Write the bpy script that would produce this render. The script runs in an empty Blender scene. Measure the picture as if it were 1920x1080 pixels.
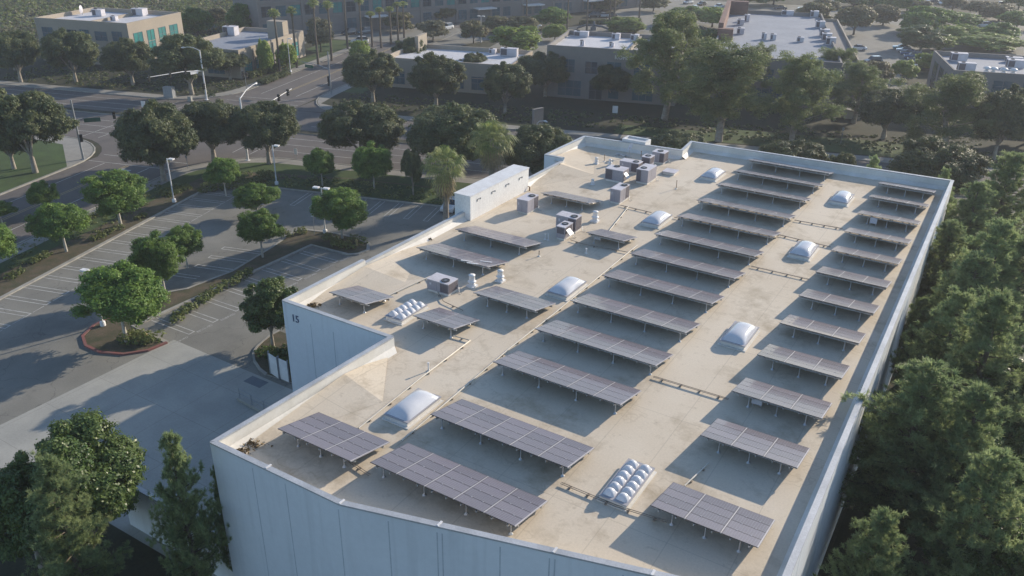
import bpy, math, random
import numpy as np
from math import radians, pi, sin, cos
from mathutils import Matrix, Vector

RS = np.random.RandomState
C = bpy.context.scene.collection
sc = bpy.context.scene

# ------------------------------------------------------------------ camera
FPX, YAW, PITCH, ROLL = 1552.04, -0.54903617, 0.45246533, 0.01548796
CAMZ = 37.5
_cy, _sy = cos(YAW), sin(YAW)
CF = np.array([_sy*cos(PITCH), _cy*cos(PITCH), -sin(PITCH)])
_R = np.array([_cy, -_sy, 0.]); _U = np.cross(_R, CF)
CR = cos(ROLL)*_R + sin(ROLL)*_U; CU = -sin(ROLL)*_R + cos(ROLL)*_U
def ray(x, y): return CF + CR*(x-960)/FPX - CU*(y-540)/FPX
def G(x, y, z=0.):
    "photo pixel (1920x1080) to the point at height z that is seen there"
    d = ray(x, y); t = (z-CAMZ)/d[2]
    return d[0]*t, d[1]*t
def GY(x, y, Y):
    d = ray(x, y); t = Y/d[1]; return d[0]*t, CAMZ+d[2]*t
def height(bx, by, ty, z=0.):
    X, Y = G(bx, by, z); P = np.array([X, Y, z-CAMZ])
    return ((540-ty)*(P@CF) - FPX*(P@CU))/(FPX*CU[2] - (540-ty)*CF[2])
def depth(X, Y, Z=0.): return float(np.array([X, Y, Z-CAMZ])@CF)
cam = bpy.data.cameras.new('camera'); co = bpy.data.objects.new('camera', cam); C.objects.link(co)
cam.sensor_width = 36; cam.lens = FPX/1920*36; cam.clip_start = .5; cam.clip_end = 6000
M = Matrix.Identity(4)
for i in range(3):
    M[i][0] = CR[i]; M[i][1] = CU[i]; M[i][2] = -CF[i]
M[2][3] = CAMZ; co.matrix_world = M
sc.camera = co

# road frame: s along the main road, t across it
EA, EB = .9603, .2790
def ST(s, t): return (EA*s - EB*t, EB*s + EA*t)
ROADANG = math.atan2(EB, EA)

# ------------------------------------------------------------------ light
SAZ, SEL = radians(19.), radians(20.)
sd = Vector((sin(SAZ)*cos(SEL), cos(SAZ)*cos(SEL), sin(SEL)))
sun = bpy.data.lights.new('sun', 'SUN'); so = bpy.data.objects.new('sun', sun); C.objects.link(so)
sun.energy = 4.6; sun.angle = radians(.53); sun.color = (1., .87, .7)
so.rotation_euler = sd.to_track_quat('Z', 'Y').to_euler()
w = bpy.data.worlds.new("World"); sc.world = w; w.use_nodes = True
nt = w.node_tree; bg = nt.nodes['Background']
sky = nt.nodes.new('ShaderNodeTexSky'); sky.sky_type = 'NISHITA'; sky.sun_disc = False
sky.sun_elevation = SEL; sky.sun_rotation = SAZ; sky.air_density = 1.; sky.dust_density = .5; sky.ozone_density = 2.5
nt.links.new(sky.outputs[0], bg.inputs[0]); bg.inputs[1].default_value = .145
sc.view_settings.view_transform = 'Standard'; sc.view_settings.look = 'None'
sc.view_settings.exposure = .46; sc.view_settings.gamma = 1
sc.cycles.max_bounces = 6; sc.cycles.transparent_max_bounces = 8; sc.cycles.volume_bounces = 0

# ------------------------------------------------------------------ materials
def mat(name, base, c2=None, scale=1., rough=.8, metal=0., fine=.12, fscale=None, bump=0., spec=.3,
        rand=0., trans=0., emit=None, coat=0., extra=None, contrast=(.35, .65), coords='world', detail=6):
    m = bpy.data.materials.new(name); m.use_nodes = True
    n, l = m.node_tree.nodes, m.node_tree.links
    b = n['Principled BSDF']; b.inputs['Roughness'].default_value = rough
    b.inputs['Metallic'].default_value = metal; b.inputs['Specular IOR Level'].default_value = spec
    if coat: b.inputs['Coat Weight'].default_value = coat; b.inputs['Coat Roughness'].default_value = .06
    if coords == 'world':
        g = n.new('ShaderNodeNewGeometry'); pos = g.outputs['Position']
    else:
        g = n.new('ShaderNodeTexCoord'); pos = g.outputs['Object']
    def noise(sc_, det=detail, ro=.6):
        t = n.new('ShaderNodeTexNoise'); t.inputs['Scale'].default_value = sc_
        t.inputs['Detail'].default_value = det; t.inputs['Roughness'].default_value = ro
        l.new(pos, t.inputs['Vector']); return t.outputs['Fac']
    def ramp(src, a, b_):
        r = n.new('ShaderNodeMapRange'); r.inputs[1].default_value = a; r.inputs[2].default_value = b_
        l.new(src, r.inputs[0]); return r.outputs[0]
    def mix(f, a, b_, mode='MIX'):
        x = n.new('ShaderNodeMix'); x.data_type = 'RGBA'; x.blend_type = mode
        if isinstance(f, float): x.inputs[0].default_value = f
        else: l.new(f, x.inputs[0])
        for s, v in ((6, a), (7, b_)):
            if isinstance(v, tuple): x.inputs[s].default_value = (*v, 1)
            else: l.new(v, x.inputs[s])
        return x.outputs[2]
    col = mix(ramp(noise(scale), *contrast), base, c2 if c2 else tuple(v*.85 for v in base))
    if fine:
        f = n.new('ShaderNodeMapRange'); l.new(noise(fscale or scale*14, 3), f.inputs[0])
        f.inputs[1].default_value = .25; f.inputs[2].default_value = .75
        f.inputs[3].default_value = 1-fine; f.inputs[4].default_value = 1+fine
        v = n.new('ShaderNodeVectorMath'); v.operation = 'SCALE'; l.new(col, v.inputs[0]); l.new(f.outputs[0], v.inputs['Scale']); col = v.outputs[0]
    if rand:
        oi = n.new('ShaderNodeObjectInfo'); f = n.new('ShaderNodeMapRange'); l.new(oi.outputs['Random'], f.inputs[0])
        f.inputs[3].default_value = 1-rand; f.inputs[4].default_value = 1+rand
        v = n.new('ShaderNodeVectorMath'); v.operation = 'SCALE'; l.new(col, v.inputs[0]); l.new(f.outputs[0], v.inputs['Scale']); col = v.outputs[0]
    if extra: col = extra(n, l, col, noise, ramp, mix, pos)
    l.new(col, b.inputs['Base Color'])
    if bump:
        bp = n.new('ShaderNodeBump'); bp.inputs['Strength'].default_value = bump; bp.inputs['Distance'].default_value = .03
        l.new(noise(fscale or scale*14, 4), bp.inputs['Height']); l.new(bp.outputs[0], b.inputs['Normal'])
    if trans:
        out = n['Material Output']; tr = n.new('ShaderNodeBsdfTranslucent'); ms = n.new('ShaderNodeMixShader')
        l.new(col, tr.inputs[0]); ms.inputs[0].default_value = trans
        l.new(b.outputs[0], ms.inputs[1]); l.new(tr.outputs[0], ms.inputs[2]); l.new(ms.outputs[0], out.inputs[0])
    if emit: b.inputs['Emission Color'].default_value = (*emit[0], 1); b.inputs['Emission Strength'].default_value = emit[1]
    return m

def lines(axis, pitch, width, colour, amount):
    "seams across the surface every pitch metres"
    def f(n, l, col, noise, ramp, mix, pos):
        s = n.new('ShaderNodeSeparateXYZ'); l.new(pos, s.inputs[0])
        for ax in axis:
            p_, w_ = (pitch, width) if not isinstance(pitch, dict) else (pitch[ax], width)
            a = n.new('ShaderNodeMath'); a.operation = 'DIVIDE'; l.new(s.outputs[ax], a.inputs[0]); a.inputs[1].default_value = p_
            b = n.new('ShaderNodeMath'); b.operation = 'FRACT'; l.new(a.outputs[0], b.inputs[0])
            c = n.new('ShaderNodeMath'); c.operation = 'LESS_THAN'; l.new(b.outputs[0], c.inputs[0]); c.inputs[1].default_value = w_/p_
            d = n.new('ShaderNodeMath'); d.operation = 'MULTIPLY'; l.new(c.outputs[0], d.inputs[0]); d.inputs[1].default_value = amount
            col = mix(d.outputs[0], col, colour)
        return col
    return f
def roof_extra(n, l, col, noise, ramp, mix, pos):
    col = lines((0, 1), {0: 3.05, 1: 9.7}, .05, (.33, .29, .23), .35)(n, l, col, noise, ramp, mix, pos)
    st = ramp(noise(.33, 8, .7), .51, .7)
    mm = n.new('ShaderNodeMath'); mm.operation = 'MULTIPLY'; l.new(st, mm.inputs[0]); mm.inputs[1].default_value = .6
    col = mix(mm.outputs[0], col, (.27, .21, .13))
    st2 = ramp(noise(1.7, 5, .75), .58, .74)
    m2 = n.new('ShaderNodeMath'); m2.operation = 'MULTIPLY'; l.new(st2, m2.inputs[0]); m2.inputs[1].default_value = .42
    col = mix(m2.outputs[0], col, (.22, .18, .12))
    nz = noise(.22, 4, .5)     # tide rings where water has stood
    for lo, wd, am in ((.61, .004, .18), (.65, .006, .2)):
        d = n.new('ShaderNodeMath'); d.operation = 'SUBTRACT'; l.new(nz, d.inputs[0]); d.inputs[1].default_value = lo
        a = n.new('ShaderNodeMath'); a.operation = 'ABSOLUTE'; l.new(d.outputs[0], a.inputs[0])
        c = n.new('ShaderNodeMath'); c.operation = 'LESS_THAN'; l.new(a.outputs[0], c.inputs[0]); c.inputs[1].default_value = wd
        e = n.new('ShaderNodeMath'); e.operation = 'MULTIPLY'; l.new(c.outputs[0], e.inputs[0]); e.inputs[1].default_value = am
        col = mix(e.outputs[0], col, (.3, .24, .16))
    return col
def wall_extra(n, l, col, noise, ramp, mix, pos):
    mp = n.new('ShaderNodeMapping'); mp.inputs['Scale'].default_value = (2.2, 2.2, .12); l.new(pos, mp.inputs[0])
    t = n.new('ShaderNodeTexNoise'); t.inputs['Scale'].default_value = 1.; t.inputs['Detail'].default_value = 5; l.new(mp.outputs[0], t.inputs['Vector'])
    f = ramp(t.outputs['Fac'], .52, .75); m_ = n.new('ShaderNodeMath'); m_.operation = 'MULTIPLY'; l.new(f, m_.inputs[0]); m_.inputs[1].default_value = .25
    return mix(m_.outputs[0], col, (.34, .36, .38))
def asphalt_extra(n, l, col, noise, ramp, mix, pos):
    st = ramp(noise(.12, 6, .7), .52, .7)
    mm = n.new('ShaderNodeMath'); mm.operation = 'MULTIPLY'; l.new(st, mm.inputs[0]); mm.inputs[1].default_value = .4
    col = mix(mm.outputs[0], col, (.055, .056, .06))
    st = ramp(noise(.9, 6, .7), .6, .72)
    mm = n.new('ShaderNodeMath'); mm.operation = 'MULTIPLY'; l.new(st, mm.inputs[0]); mm.inputs[1].default_value = .35
    col = mix(mm.outputs[0], col, (.05, .05, .05))
    v = n.new('ShaderNodeTexVoronoi'); v.feature = 'DISTANCE_TO_EDGE'; v.inputs['Scale'].default_value = .16
    dn = n.new('ShaderNodeTexNoise'); dn.inputs['Scale'].default_value = .5; dn.inputs['Detail'].default_value = 4; l.new(pos, dn.inputs['Vector'])
    sc_ = n.new('ShaderNodeVectorMath'); sc_.operation = 'SCALE'; sc_.inputs['Scale'].default_value = 3.; l.new(dn.outputs['Color'], sc_.inputs[0])
    ad = n.new('ShaderNodeVectorMath'); ad.operation = 'ADD'; l.new(sc_.outputs[0], ad.inputs[0]); l.new(pos, ad.inputs[1]); l.new(ad.outputs[0], v.inputs['Vector'])
    c = n.new('ShaderNodeMath'); c.operation = 'LESS_THAN'; l.new(v.outputs['Distance'], c.inputs[0]); c.inputs[1].default_value = .005
    e = n.new('ShaderNodeMath'); e.operation = 'MULTIPLY'; l.new(c.outputs[0], e.inputs[0]); e.inputs[1].default_value = .35
    return mix(e.outputs[0], col, (.045, .045, .045))
def cell_extra(n, l, col, noise, ramp, mix, pos):
    return lines((0, 1), .13, .014, (.24, .24, .27), .7)(n, l, col, noise, ramp, mix, pos)

MT = {}
def dm(k, *a, **kw): MT[k] = mat(k, *a, **kw)
dm('roof_membrane', (.57, .49, .38), (.64, .565, .455), .12, .75, fine=.07, fscale=9, extra=roof_extra)
dm('parapet_white', (.72, .7, .66), (.6, .58, .53), .5, .6, fine=.05, fscale=6)
dm('wall_paint', (.68, .71, .74), (.62, .65, .68), .15, .7, fine=.03, fscale=3, extra=wall_extra)
dm('coping', (.55, .56, .57), (.42, .43, .44), .7, .45, metal=.3)
dm('joint_dark', (.16, .18, .2), rough=.9)
dm('joint_soft', (.47, .51, .55), rough=.9)
dm('white_metal', (.74, .74, .74), (.64, .63, .62), 1.2, .45)
dm('shed_metal', (.76, .76, .75), (.7, .69, .68), .4, .5, extra=lines((1,), .3, .03, (.6, .6, .6), .5))
dm('galvanised', (.5, .51, .52), (.38, .39, .4), 2., .4, metal=.6)
dm('rail_metal', (.42, .41, .43), rough=.5, metal=.1)
dm('solar_cell', (.125, .108, .128), (.165, .145, .155), .35, .38, fine=.1, fscale=2, spec=.5, coat=.25, coords='obj', rand=.2, extra=cell_extra)
dm('module_frame', (.06, .06, .065), rough=.4, metal=.3)
dm('unit_grey', (.36, .34, .37), (.32, .3, .33), .8, .55, rand=.08)
dm('unit_top', (.6, .58, .62), (.5, .48, .5), 1., .5)
dm('louvre_dark', (.1, .09, .1), (.07, .06, .07), 4, .6, extra=lines((2,), .08, .03, (.22, .2, .22), .7))
dm('black', (.03, .03, .03), rough=.6)
dm('acrylic', (.82, .83, .86), (.7, .72, .76), .8, .12, fine=.03, spec=.5, trans=.25, coat=.6)
dm('pipe_pale', (.62, .58, .5), rough=.5)
dm('pipe_dark', (.27, .23, .19), rough=.7)
dm('rust', (.2, .12, .07), (.3, .2, .12), 3)

# ------------------------------------------------------------------ mesh helpers
class MB:
    def __init__(s): s.v = []; s.f = []; s.m = []; s.n = 0; s.smooth = []
    def add(s, verts, faces, mi=0, smooth=False):
        o = s.n; s.v.extend([tuple(map(float, v)) for v in verts]); s.n += len(verts)
        for f in faces: s.f.append([i+o for i in f]); s.m.append(mi); s.smooth.append(smooth)
        return s
    def box(s, x0, x1, y0, y1, z0, z1, mi=0, rot=0, piv=(0, 0)):
        v = [(x, y, z) for z in (z0, z1) for y in (y0, y1) for x in (x0, x1)]
        if rot:
            c_, s_ = cos(rot), sin(rot); v = [(piv[0]+(x-piv[0])*c_-(y-piv[1])*s_, piv[1]+(x-piv[0])*s_+(y-piv[1])*c_, z) for x, y, z in v]
        return s.add(v, [(0, 2, 3, 1), (4, 5, 7, 6), (0, 1, 5, 4), (2, 6, 7, 3), (0, 4, 6, 2), (1, 3, 7, 5)], mi)
    def cbox(s, c, d, mi=0, rot=0):
        x, y, z = c; a, b, h = d
        return s.box(x-a/2, x+a/2, y-b/2, y+b/2, z, z+h, mi, rot, (x, y))
    def prism(s, poly, z0, z1, mi=0, top=None, bottom=False):
        n = len(poly); v = [(x, y, z0) for x, y in poly] + [(x, y, z1) for x, y in poly]
        s.add(v, [(i, (i+1) % n, n+(i+1) % n, n+i) for i in range(n)], mi)
        s.add([(x, y, z1) for x, y in poly], [tuple(range(n))], mi if top is None else top)
        if bottom: s.add([(x, y, z0) for x, y in poly], [tuple(range(n))[::-1]], mi)
        return s
    def tube(s, path, rad, mi=0, sides=8, smooth=True, cap=True):
        P = np.array(path, float); k = len(P)
        r = np.full(k, rad) if np.isscalar(rad) else np.array(rad, float)
        T = np.gradient(P, axis=0); T /= np.linalg.norm(T, axis=1)[:, None]+1e-9
        ref = np.array([0., 0, 1]) if abs(T[0][2]) < .9 else np.array([1., 0, 0])
        A = np.cross(T, ref); A /= np.linalg.norm(A, axis=1)[:, None]+1e-9; B = np.cross(T, A)
        an = np.linspace(0, 2*pi, sides, endpoint=False)
        V = (P[:, None]+r[:, None, None]*(A[:, None]*np.cos(an)[None, :, None]+B[:, None]*np.sin(an)[None, :, None])).reshape(-1, 3)
        F = [(i*sides+j, i*sides+(j+1) % sides, (i+1)*sides+(j+1) % sides, (i+1)*sides+j) for i in range(k-1) for j in range(sides)]
        s.add(V, F, mi, smooth)
        if cap:
            s.add(V[:sides], [tuple(range(sides))], mi); s.add(V[-sides:], [tuple(range(sides))[::-1]], mi)
        return s
    def lathe(s, prof, c=(0, 0), mi=0, sides=16, smooth=True):
        an = np.linspace(0, 2*pi, sides, endpoint=False)
        V = [(c[0]+r*cos(a), c[1]+r*sin(a), z) for r, z in prof for a in an]
        F = [(i*sides+j, i*sides+(j+1) % sides, (i+1)*sides+(j+1) % sides, (i+1)*sides+j) for i in range(len(prof)-1) for j in range(sides)]
        s.add(V, F, mi, smooth); s.add(V[-sides:], [tuple(range(sides))], mi); return s
    def mesh(s, name, mats):
        me = bpy.data.meshes.new(name); me.from_pydata(s.v, [], s.f)
        for m in (mats if isinstance(mats, (list, tuple)) else [mats]): me.materials.append(MT[m] if isinstance(m, str) else m)
        me.polygons.foreach_set('material_index', s.m); me.polygons.foreach_set('use_smooth', s.smooth); me.update(); return me
    def build(s, name, mats, parent=None, loc=None):
        return link(name, s.mesh(name, mats), parent, loc)
def link(name, me, parent=None, loc=None, rz=0):
    o = bpy.data.objects.new(name, me); C.objects.link(o)
    if parent: o.parent = parent
    if loc: o.location = loc
    if rz: o.rotation_euler.z = rz
    return o
def tag(o, label=None, cat=None, group=None, kind=None):
    if label: o['label'] = label
    if cat: o['category'] = cat
    if group: o['group'] = group
    if kind: o['kind'] = kind
    return o
def thing(name, label, cat, loc=(0, 0, 0), rz=0, group=None):
    o = link(name, None, None, loc, rz); o.empty_display_size = .3
    return tag(o, label, cat, group)
def dup(root, loc, rz=None, label=None, group=None, scale=None):
    r = root.copy(); C.objects.link(r); r.location = loc
    if rz is not None: r.rotation_euler.z = rz
    if scale: r.scale = scale
    if label: r['label'] = label
    if group: r['group'] = group
    for ch in list(root.children):
        c = ch.copy(); C.objects.link(c); c.parent = r
        for g in list(ch.children):
            d = g.copy(); C.objects.link(d); d.parent = c
    return r
ORD = 'first second third fourth fifth sixth seventh eighth ninth tenth eleventh twelfth thirteenth fourteenth fifteenth sixteenth seventeenth eighteenth nineteenth twentieth'.split()
NUM = 'zero one two three four five six seven'.split()

# ================================================================== WAREHOUSE
RZ = 10.0; PZ = 11.0
wh = thing('warehouse', 'large white flat-roofed warehouse covered in solar panels, number 15 on its wall', 'building', (-20, 55, 0))
WL = (-20, 55, 0)
def wl(pts): return [(x+20, y-55) for x, y in pts]
ring = [(-31.9, 22.0, PZ), (-22.9, 22.05, PZ), (-3.55, 27.25, PZ), (-4.0, 92.8, PZ), (-31.75, 91.3, PZ), (-31.35, 87.3, PZ), (-43.05, 86.2, PZ),
        (-43.15, 76.9, PZ), (-41.0, 76.9, PZ), (-41., 76.8, PZ-.3), (-40.95, 44.5, PZ-.3), (-40.95, 44.4, PZ), (-40.9, 35.85, PZ), (-31.3, 35.85, PZ)]
xy = np.array([(a, b) for a, b, c in ring]); n = len(xy); TH = .26
inner = []
for i in range(n):
    p0, p1, p2 = xy[i-1], xy[i], xy[(i+1) % n]
    d1 = (p1-p0)/np.linalg.norm(p1-p0); d2 = (p2-p1)/np.linalg.norm(p2-p1)
    n1 = np.array([-d1[1], d1[0]]); n2 = np.array([-d2[1], d2[0]])
    bi = n1+n2; bi /= np.linalg.norm(bi); inner.append(p1+bi*TH/max(.3, bi@n1))
O = wl([tuple(v) for v in xy]); I = wl([tuple(v) for v in inner]); Z = [r[2] for r in ring]
mb = MB()
for i in range(n):
    j = (i+1) % n
    mb.add([(*O[i], -.3), (*O[j], -.3), (*O[j], Z[j]), (*O[i], Z[i])], [(0, 1, 2, 3)], 0)
    mb.add([(*I[i], RZ-.05), (*I[j], RZ-.05), (*I[j], Z[j]), (*I[i], Z[i])], [(3, 2, 1, 0)], 1)
    mb.add([(*O[i], Z[i]), (*O[j], Z[j]), (*I[j], Z[j]), (*I[i], Z[i])], [(0, 1, 2, 3)], 1)
# tilt-up panel joints on the outside walls
def joint_run(a, b, fr, z0=0, z1=PZ-.35, w_=.03):
    a, b = np.array(a), np.array(b); L = np.linalg.norm(b-a); d = (b-a)/L; nn = np.array([d[1], -d[0]])
    for f in fr:
        c = a+d*f; q = [c-d*w_+nn*.004, c+d*w_+nn*.004, c+d*w_-nn*.01, c-d*w_-nn*.01]
        mb.prism(wl([tuple(v) for v in q]), z0, z1, 2)
joint_run((-31.9, 22), (-22.9, 22.05), [3.1, 5.4, 8.9]); joint_run((-22.9, 22.05), (-3.55, 27.25), [2.5, 4.95, 5.2, 8., 10.3, 10.55, 13.6, 16.1, 19.])
joint_run((-40.9, 35.85), (-31.3, 35.85), [2.6, 4.7], 0, 9.9)
joint_run((-3.55, 27.25), (-4., 92.8), list(np.arange(4, 65, 6.1)), 0, PZ)
joint_run((-31.3, 35.85), (-31.9, 22), [4.5, 9.]); joint_run((-40.95, 76.8), (-40.95, 44.5), list(np.arange(3, 32, 3.9)), 0, 10.6)
mb.build('wall', ['wall_paint', 'parapet_white', 'joint_soft'], wh)
# metal coping cap on the parapet
mb = MB()
for i in range(n):
    j = (i+1) % n
    if i in (8, 10): continue
    a, b, c_, d = O[i], O[j], I[j], I[i]
    ex = .03
    A, B = np.array(a), np.array(b); D = (B-A)/np.linalg.norm(B-A); N = np.array([D[1], -D[0]])
    q = [A+N*ex+D*.02, B+N*ex-D*.02, np.array(c_)-N*ex-D*.02, np.array(d)-N*ex+D*.02]
    mb.prism([tuple(v) for v in q], min(Z[i], Z[j])-.06, min(Z[i], Z[j])+.035, 0, bottom=True)
mb.build('coping', ['coping'], wh)
for x, y in ((-22.9, 22.1), (-18.1, 23.4), (-12.8, 24.8), (-8.6, 25.9), (-27.8, 22.1)):
    m_ = MB(); m_.cbox((x+20, y-55+.12, PZ+.03), (.1, .36, .04), 0); m_.build('coping_clip', ['white_metal'], wh)
# roof skin, fillet strip at the foot of the parapet
mb = MB(); mb.add([(*p_, RZ) for p_ in I], [tuple(range(n))], 0)
mb.build('roof', ['roof_membrane'], wh)
mb = MB()
for i in range(n):
    j = (i+1) % n
    A, B = np.array(I[i]), np.array(I[j]); L = np.linalg.norm(B-A)
    if L < .5: continue
    D = (B-A)/L; N = np.array([-D[1], D[0]])
    k = .38; e = .32
    mb.add([(*(A+D*.01+N*.01), RZ+e), (*(B-D*.01+N*.01), RZ+e), (*(B-D*.2+N*k), RZ+.006), (*(A+D*.2+N*k), RZ+.006)], [(0, 1, 2, 3)], 0)
mb.build('roof_fillet', ['parapet_white'], wh)
# crickets: low sloped wedges that shed water from the parapet
def cricket(tris):
    P_ = {}; V = []; F = []
    for tri in tris:
        f = []
        for q in tri:
            if q not in P_: P_[q] = len(V); V.append((q[0]+20, q[1]-55, RZ+.008+q[2]))
            f.append(P_[q])
        F.append(tuple(f))
    m_ = MB(); m_.add(V, F, 0); m_.build('roof_cricket', ['roof_membrane'], wh)
a_, b_, c_, d_, e_ = (-40.6, 36.2, 0), (-40.6, 44.2, .55), (-36.4, 36.6, 0), (-40.6, 52.5, 0), (-36.9, 44.6, .0)
cricket([(a_, c_, e_), (a_, e_, b_), (b_, e_, d_)])
a_, b_, c_, d_, e_ = (-40.6, 68.5, 0), (-40.6, 76., .6), (-36.8, 76.5, 0), (-42.7, 77.3, .6), (-42.7, 85.5, 0)
cricket([(a_, c_, b_), (b_, c_, d_), (d_, c_, (-38.6, 80, 0)), (d_, (-38.6, 80, 0), e_)])
cricket([((-31.2, 22.6, 0), (-27.8, 31., 0), (-31.2, 31.5, .5)), ((-31.2, 31.5, .5), (-27.8, 31., 0), (-31., 35.4, .05))])
# white screen box on the west parapet
mb = MB(); mb.box(-41.78+20, -40.05+20, 58.05-55, 68.3-55, RZ-.9, RZ+2.3)
o = mb.build('parapet_box', ['shed_metal'], wh)
mb = MB(); mb.box(-41.84+20, -39.99+20, 58-55, 68.35-55, RZ+2.3, RZ+2.36); mb.build('box_cap', ['white_metal'], o)
for k in range(4):
    y = 59.4+k*2.45-55
    mb = MB(); X = -40.05+20
    mb.box(X, X+.05, y-.3, y+.3, RZ+1.72, RZ+1.77); mb.box(X, X+.05, y-.3, y-.24, RZ+1.55, RZ+1.72); mb.box(X, X+.05, y+.24, y+.3, RZ+1.62, RZ+1.72)
    mb.build('bracket', ['joint_dark'], o)
# canopy box on the back parapet
mb = MB(); mb.box(-38.4+20, -35.5+20, 86.75-55, 88.4-55, 8.2, 11.15); mb.box(-38.2+20, -35.7+20, 86.95-55, 88.2-55, 11.15, 11.16, 1)
for a, b, c_, d in ((-38.4, -38.2, 86.75, 88.4), (-35.7, -35.5, 86.75, 88.4), (-38.2, -35.7, 86.75, 86.95), (-38.2, -35.7, 88.2, 88.4)): mb.box(a+20, b+20, c_-55, d-55, 11.153, 11.3)
mb.build('roof_hood', ['white_metal', 'coping'], wh)
# the number 15
def text(body, size, name, mtl, parent=None, loc=(0, 0, 0), rot=(0, 0, 0), ext=.02, align='LEFT', sx=1.):
    cu = bpy.data.curves.new(name, 'FONT'); cu.body = body; cu.size = size; cu.extrude = ext; cu.align_x = align; cu.resolution_u = 2
    tmp = bpy.data.objects.new(name, cu); C.objects.link(tmp)
    dg = bpy.context.evaluated_depsgraph_get(); me = bpy.data.meshes.new_from_object(tmp.evaluated_get(dg))
    bpy.data.objects.remove(tmp)
    me.materials.clear(); me.materials.append(MT[mtl]); o = link(name, me, parent, loc); o.rotation_euler = rot; o.scale = (sx, 1, 1)
    return o
dm('sign_dark', (.09, .12, .19), rough=.5)
x15, z15 = GY(547.5, 601, 35.85); x16, z16 = GY(559.5, 591, 35.85)
text('15', .8, 'number_sign', 'sign_dark', wh, (x15+20, 35.83-55, z15), (pi/2, 0, 0), .03, sx=.95)

# ------------------------------------------------------------------ SOLAR TABLES
SEC = 1.745; DY = 3.06; ZN = 1.0; ZF = .31
SL = math.hypot(DY, ZN-ZF); TILT = -math.atan2(ZN-ZF, DY)
ml, mw = 1.675, SL/4-.006
mbm = MB(); mbm.box(0, ml, 0, mw, -.035, 0, 1); mbm.add([(.018, .018, .002), (ml-.018, .018, .002), (ml-.018, mw-.018, .002), (.018, mw-.018, .002)], [(0, 1, 2, 3)], 0)
MODULE = mbm.mesh('solar_module', ['solar_cell', 'module_frame'])
def slope(y): return ZN-(ZN-ZF)*y/DY
_parts = {}
def table_parts(nsec):
    if nsec in _parts: return _parts[nsec]
    L = nsec*SEC; d = {}
    r = MB()
    for k in range(1, nsec+1):
        x = k*SEC-.035 if k < nsec else L-.07
        wd = .028
        for xx in ((x-wd, x+wd),):
            a, b = xx; v = [(a, 0.02, ZN+.004), (b, 0.02, ZN+.004), (b, DY, ZF+.004), (a, DY, ZF+.004)]
            v += [(q[0], q[1], q[2]-.06) for q in v]; r.add(v, [(0, 1, 2, 3), (0, 4, 5, 1), (1, 5, 6, 2), (3, 2, 6, 7), (0, 3, 7, 4)])
    for k in range(nsec):
        for fx in (.3, .7):
            for q in (1, 2, 3):
                yy = DY*q/4; r.cbox((k*SEC+fx*ml, yy, slope(yy)-.01), (.07, .05, .035))
    d['rail'] = r.mesh('clamp_rail', ['rail_metal'])
    b = MB()
    for y in (.42, 2.6): b.box(.05, L-.1, y-.04, y+.04, slope(y)-.26, slope(y)-.16)
    nb = nsec*2
    for k in range(nb):
        x = (k+.5)*L/nb
        v = [(x-.03, -.06, ZN-.05), (x+.03, -.06, ZN-.05), (x+.03, DY-.1, ZF-.05+.02), (x-.03, DY-.1, ZF-.05+.02)]
        v += [(q[0], q[1], q[2]-.1) for q in v]; b.add(v, [(0, 1, 2, 3), (7, 6, 5, 4), (0, 4, 5, 1), (1, 5, 6, 2), (3, 2, 6, 7), (0, 3, 7, 4)])
    d['beam'] = b.mesh('support_beam', ['galvanised'])
    def post(h):
        p_ = MB(); p_.lathe([(.12, 0), (.1, .03), (.045, .1), (.034, .12), (.034, h)], sides=10); return p_.mesh('post', ['galvanised'])
    d['pf'] = post(slope(.42)-.2); d['pb'] = post(slope(2.6)-.2)
    d['xs'] = {5: (.5, 3.1, 5.65, 8.2), 4: (.7, 3.4, 6.2), 3: (1.0, 2.65, 4.3), 2: (.6, 2.9)}[nsec]
    _parts[nsec] = d; return d
def solar_table(nsec, x, y, label, group):
    t = thing('solar_table', label, 'solar panels', (x, y, RZ), 0, group)
    d = table_parts(nsec)
    for k in range(nsec):
        for q in range(4):
            yy = q*DY/4
            o = link('solar_module', MODULE, t, (k*SEC, yy+.005, slope(yy))); o.rotation_euler.x = TILT
    link('clamp_rail', d['rail'], t); link('support_beam', d['beam'], t)
    for xx in d['xs']:
        link('post', d['pf'], t, (xx, .42, 0)); link('post', d['pb'], t, (xx, 2.6, 0))
    return t
MY = [25.28, 30.36, 36.98, 42.07, 47.06, 52.15, 57.15, 62.15, 67.25, 72.3, 77.9, 83.1, 87.85]
for k, y in enumerate(MY):
    solar_table(5, -23.78 if k < 2 else -23.94, y, f'long solar table, {ORD[k]} from the front in the middle roof column', 'solar tables in the middle column')
RY = [30.0, 36.7, 41.9, 46.9, 51.95, 56.95, 61.9, 67.0, 72.0, 77.3, 82.7, 87.5]
for k, y in enumerate(RY):
    solar_table(3, -10.42, y, f'short solar table, {ORD[k]} from the front in the right-hand roof column', 'solar tables in the right-hand column')
for ns, x, y, lb in ((3, -29.85, 24.8, 'three-bay solar table in the front left corner of the roof beside the near parapet'),
                     (2, -39.1, 38.65, 'small two-bay solar table just behind the wall with the number 15'),
                     (2, -31.85, 39.1, 'small two-bay solar table behind the roof notch, right of the ridged double skylight'),
                     (3, -30.4, 44.3, 'three-bay solar table right of the two round vents and the low rooftop unit'),
                     (4, -38.9, 48.6, 'four-bay solar table behind the low rooftop unit, loose metal strips at its right end'),
                     (4, -38.6, 53.6, 'four-bay solar table nearest the white parapet box, front of it'),
                     (2, -28.9, 59.2, 'small two-bay solar table with a grey box under it, near the round vent'),
                     (3, -37.2, 65.8, 'three-bay solar table between the lone unit and the far cluster of rooftop units')):
    solar_table(ns, x, y, lb, 'solar tables along the left side of the roof')
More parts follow.
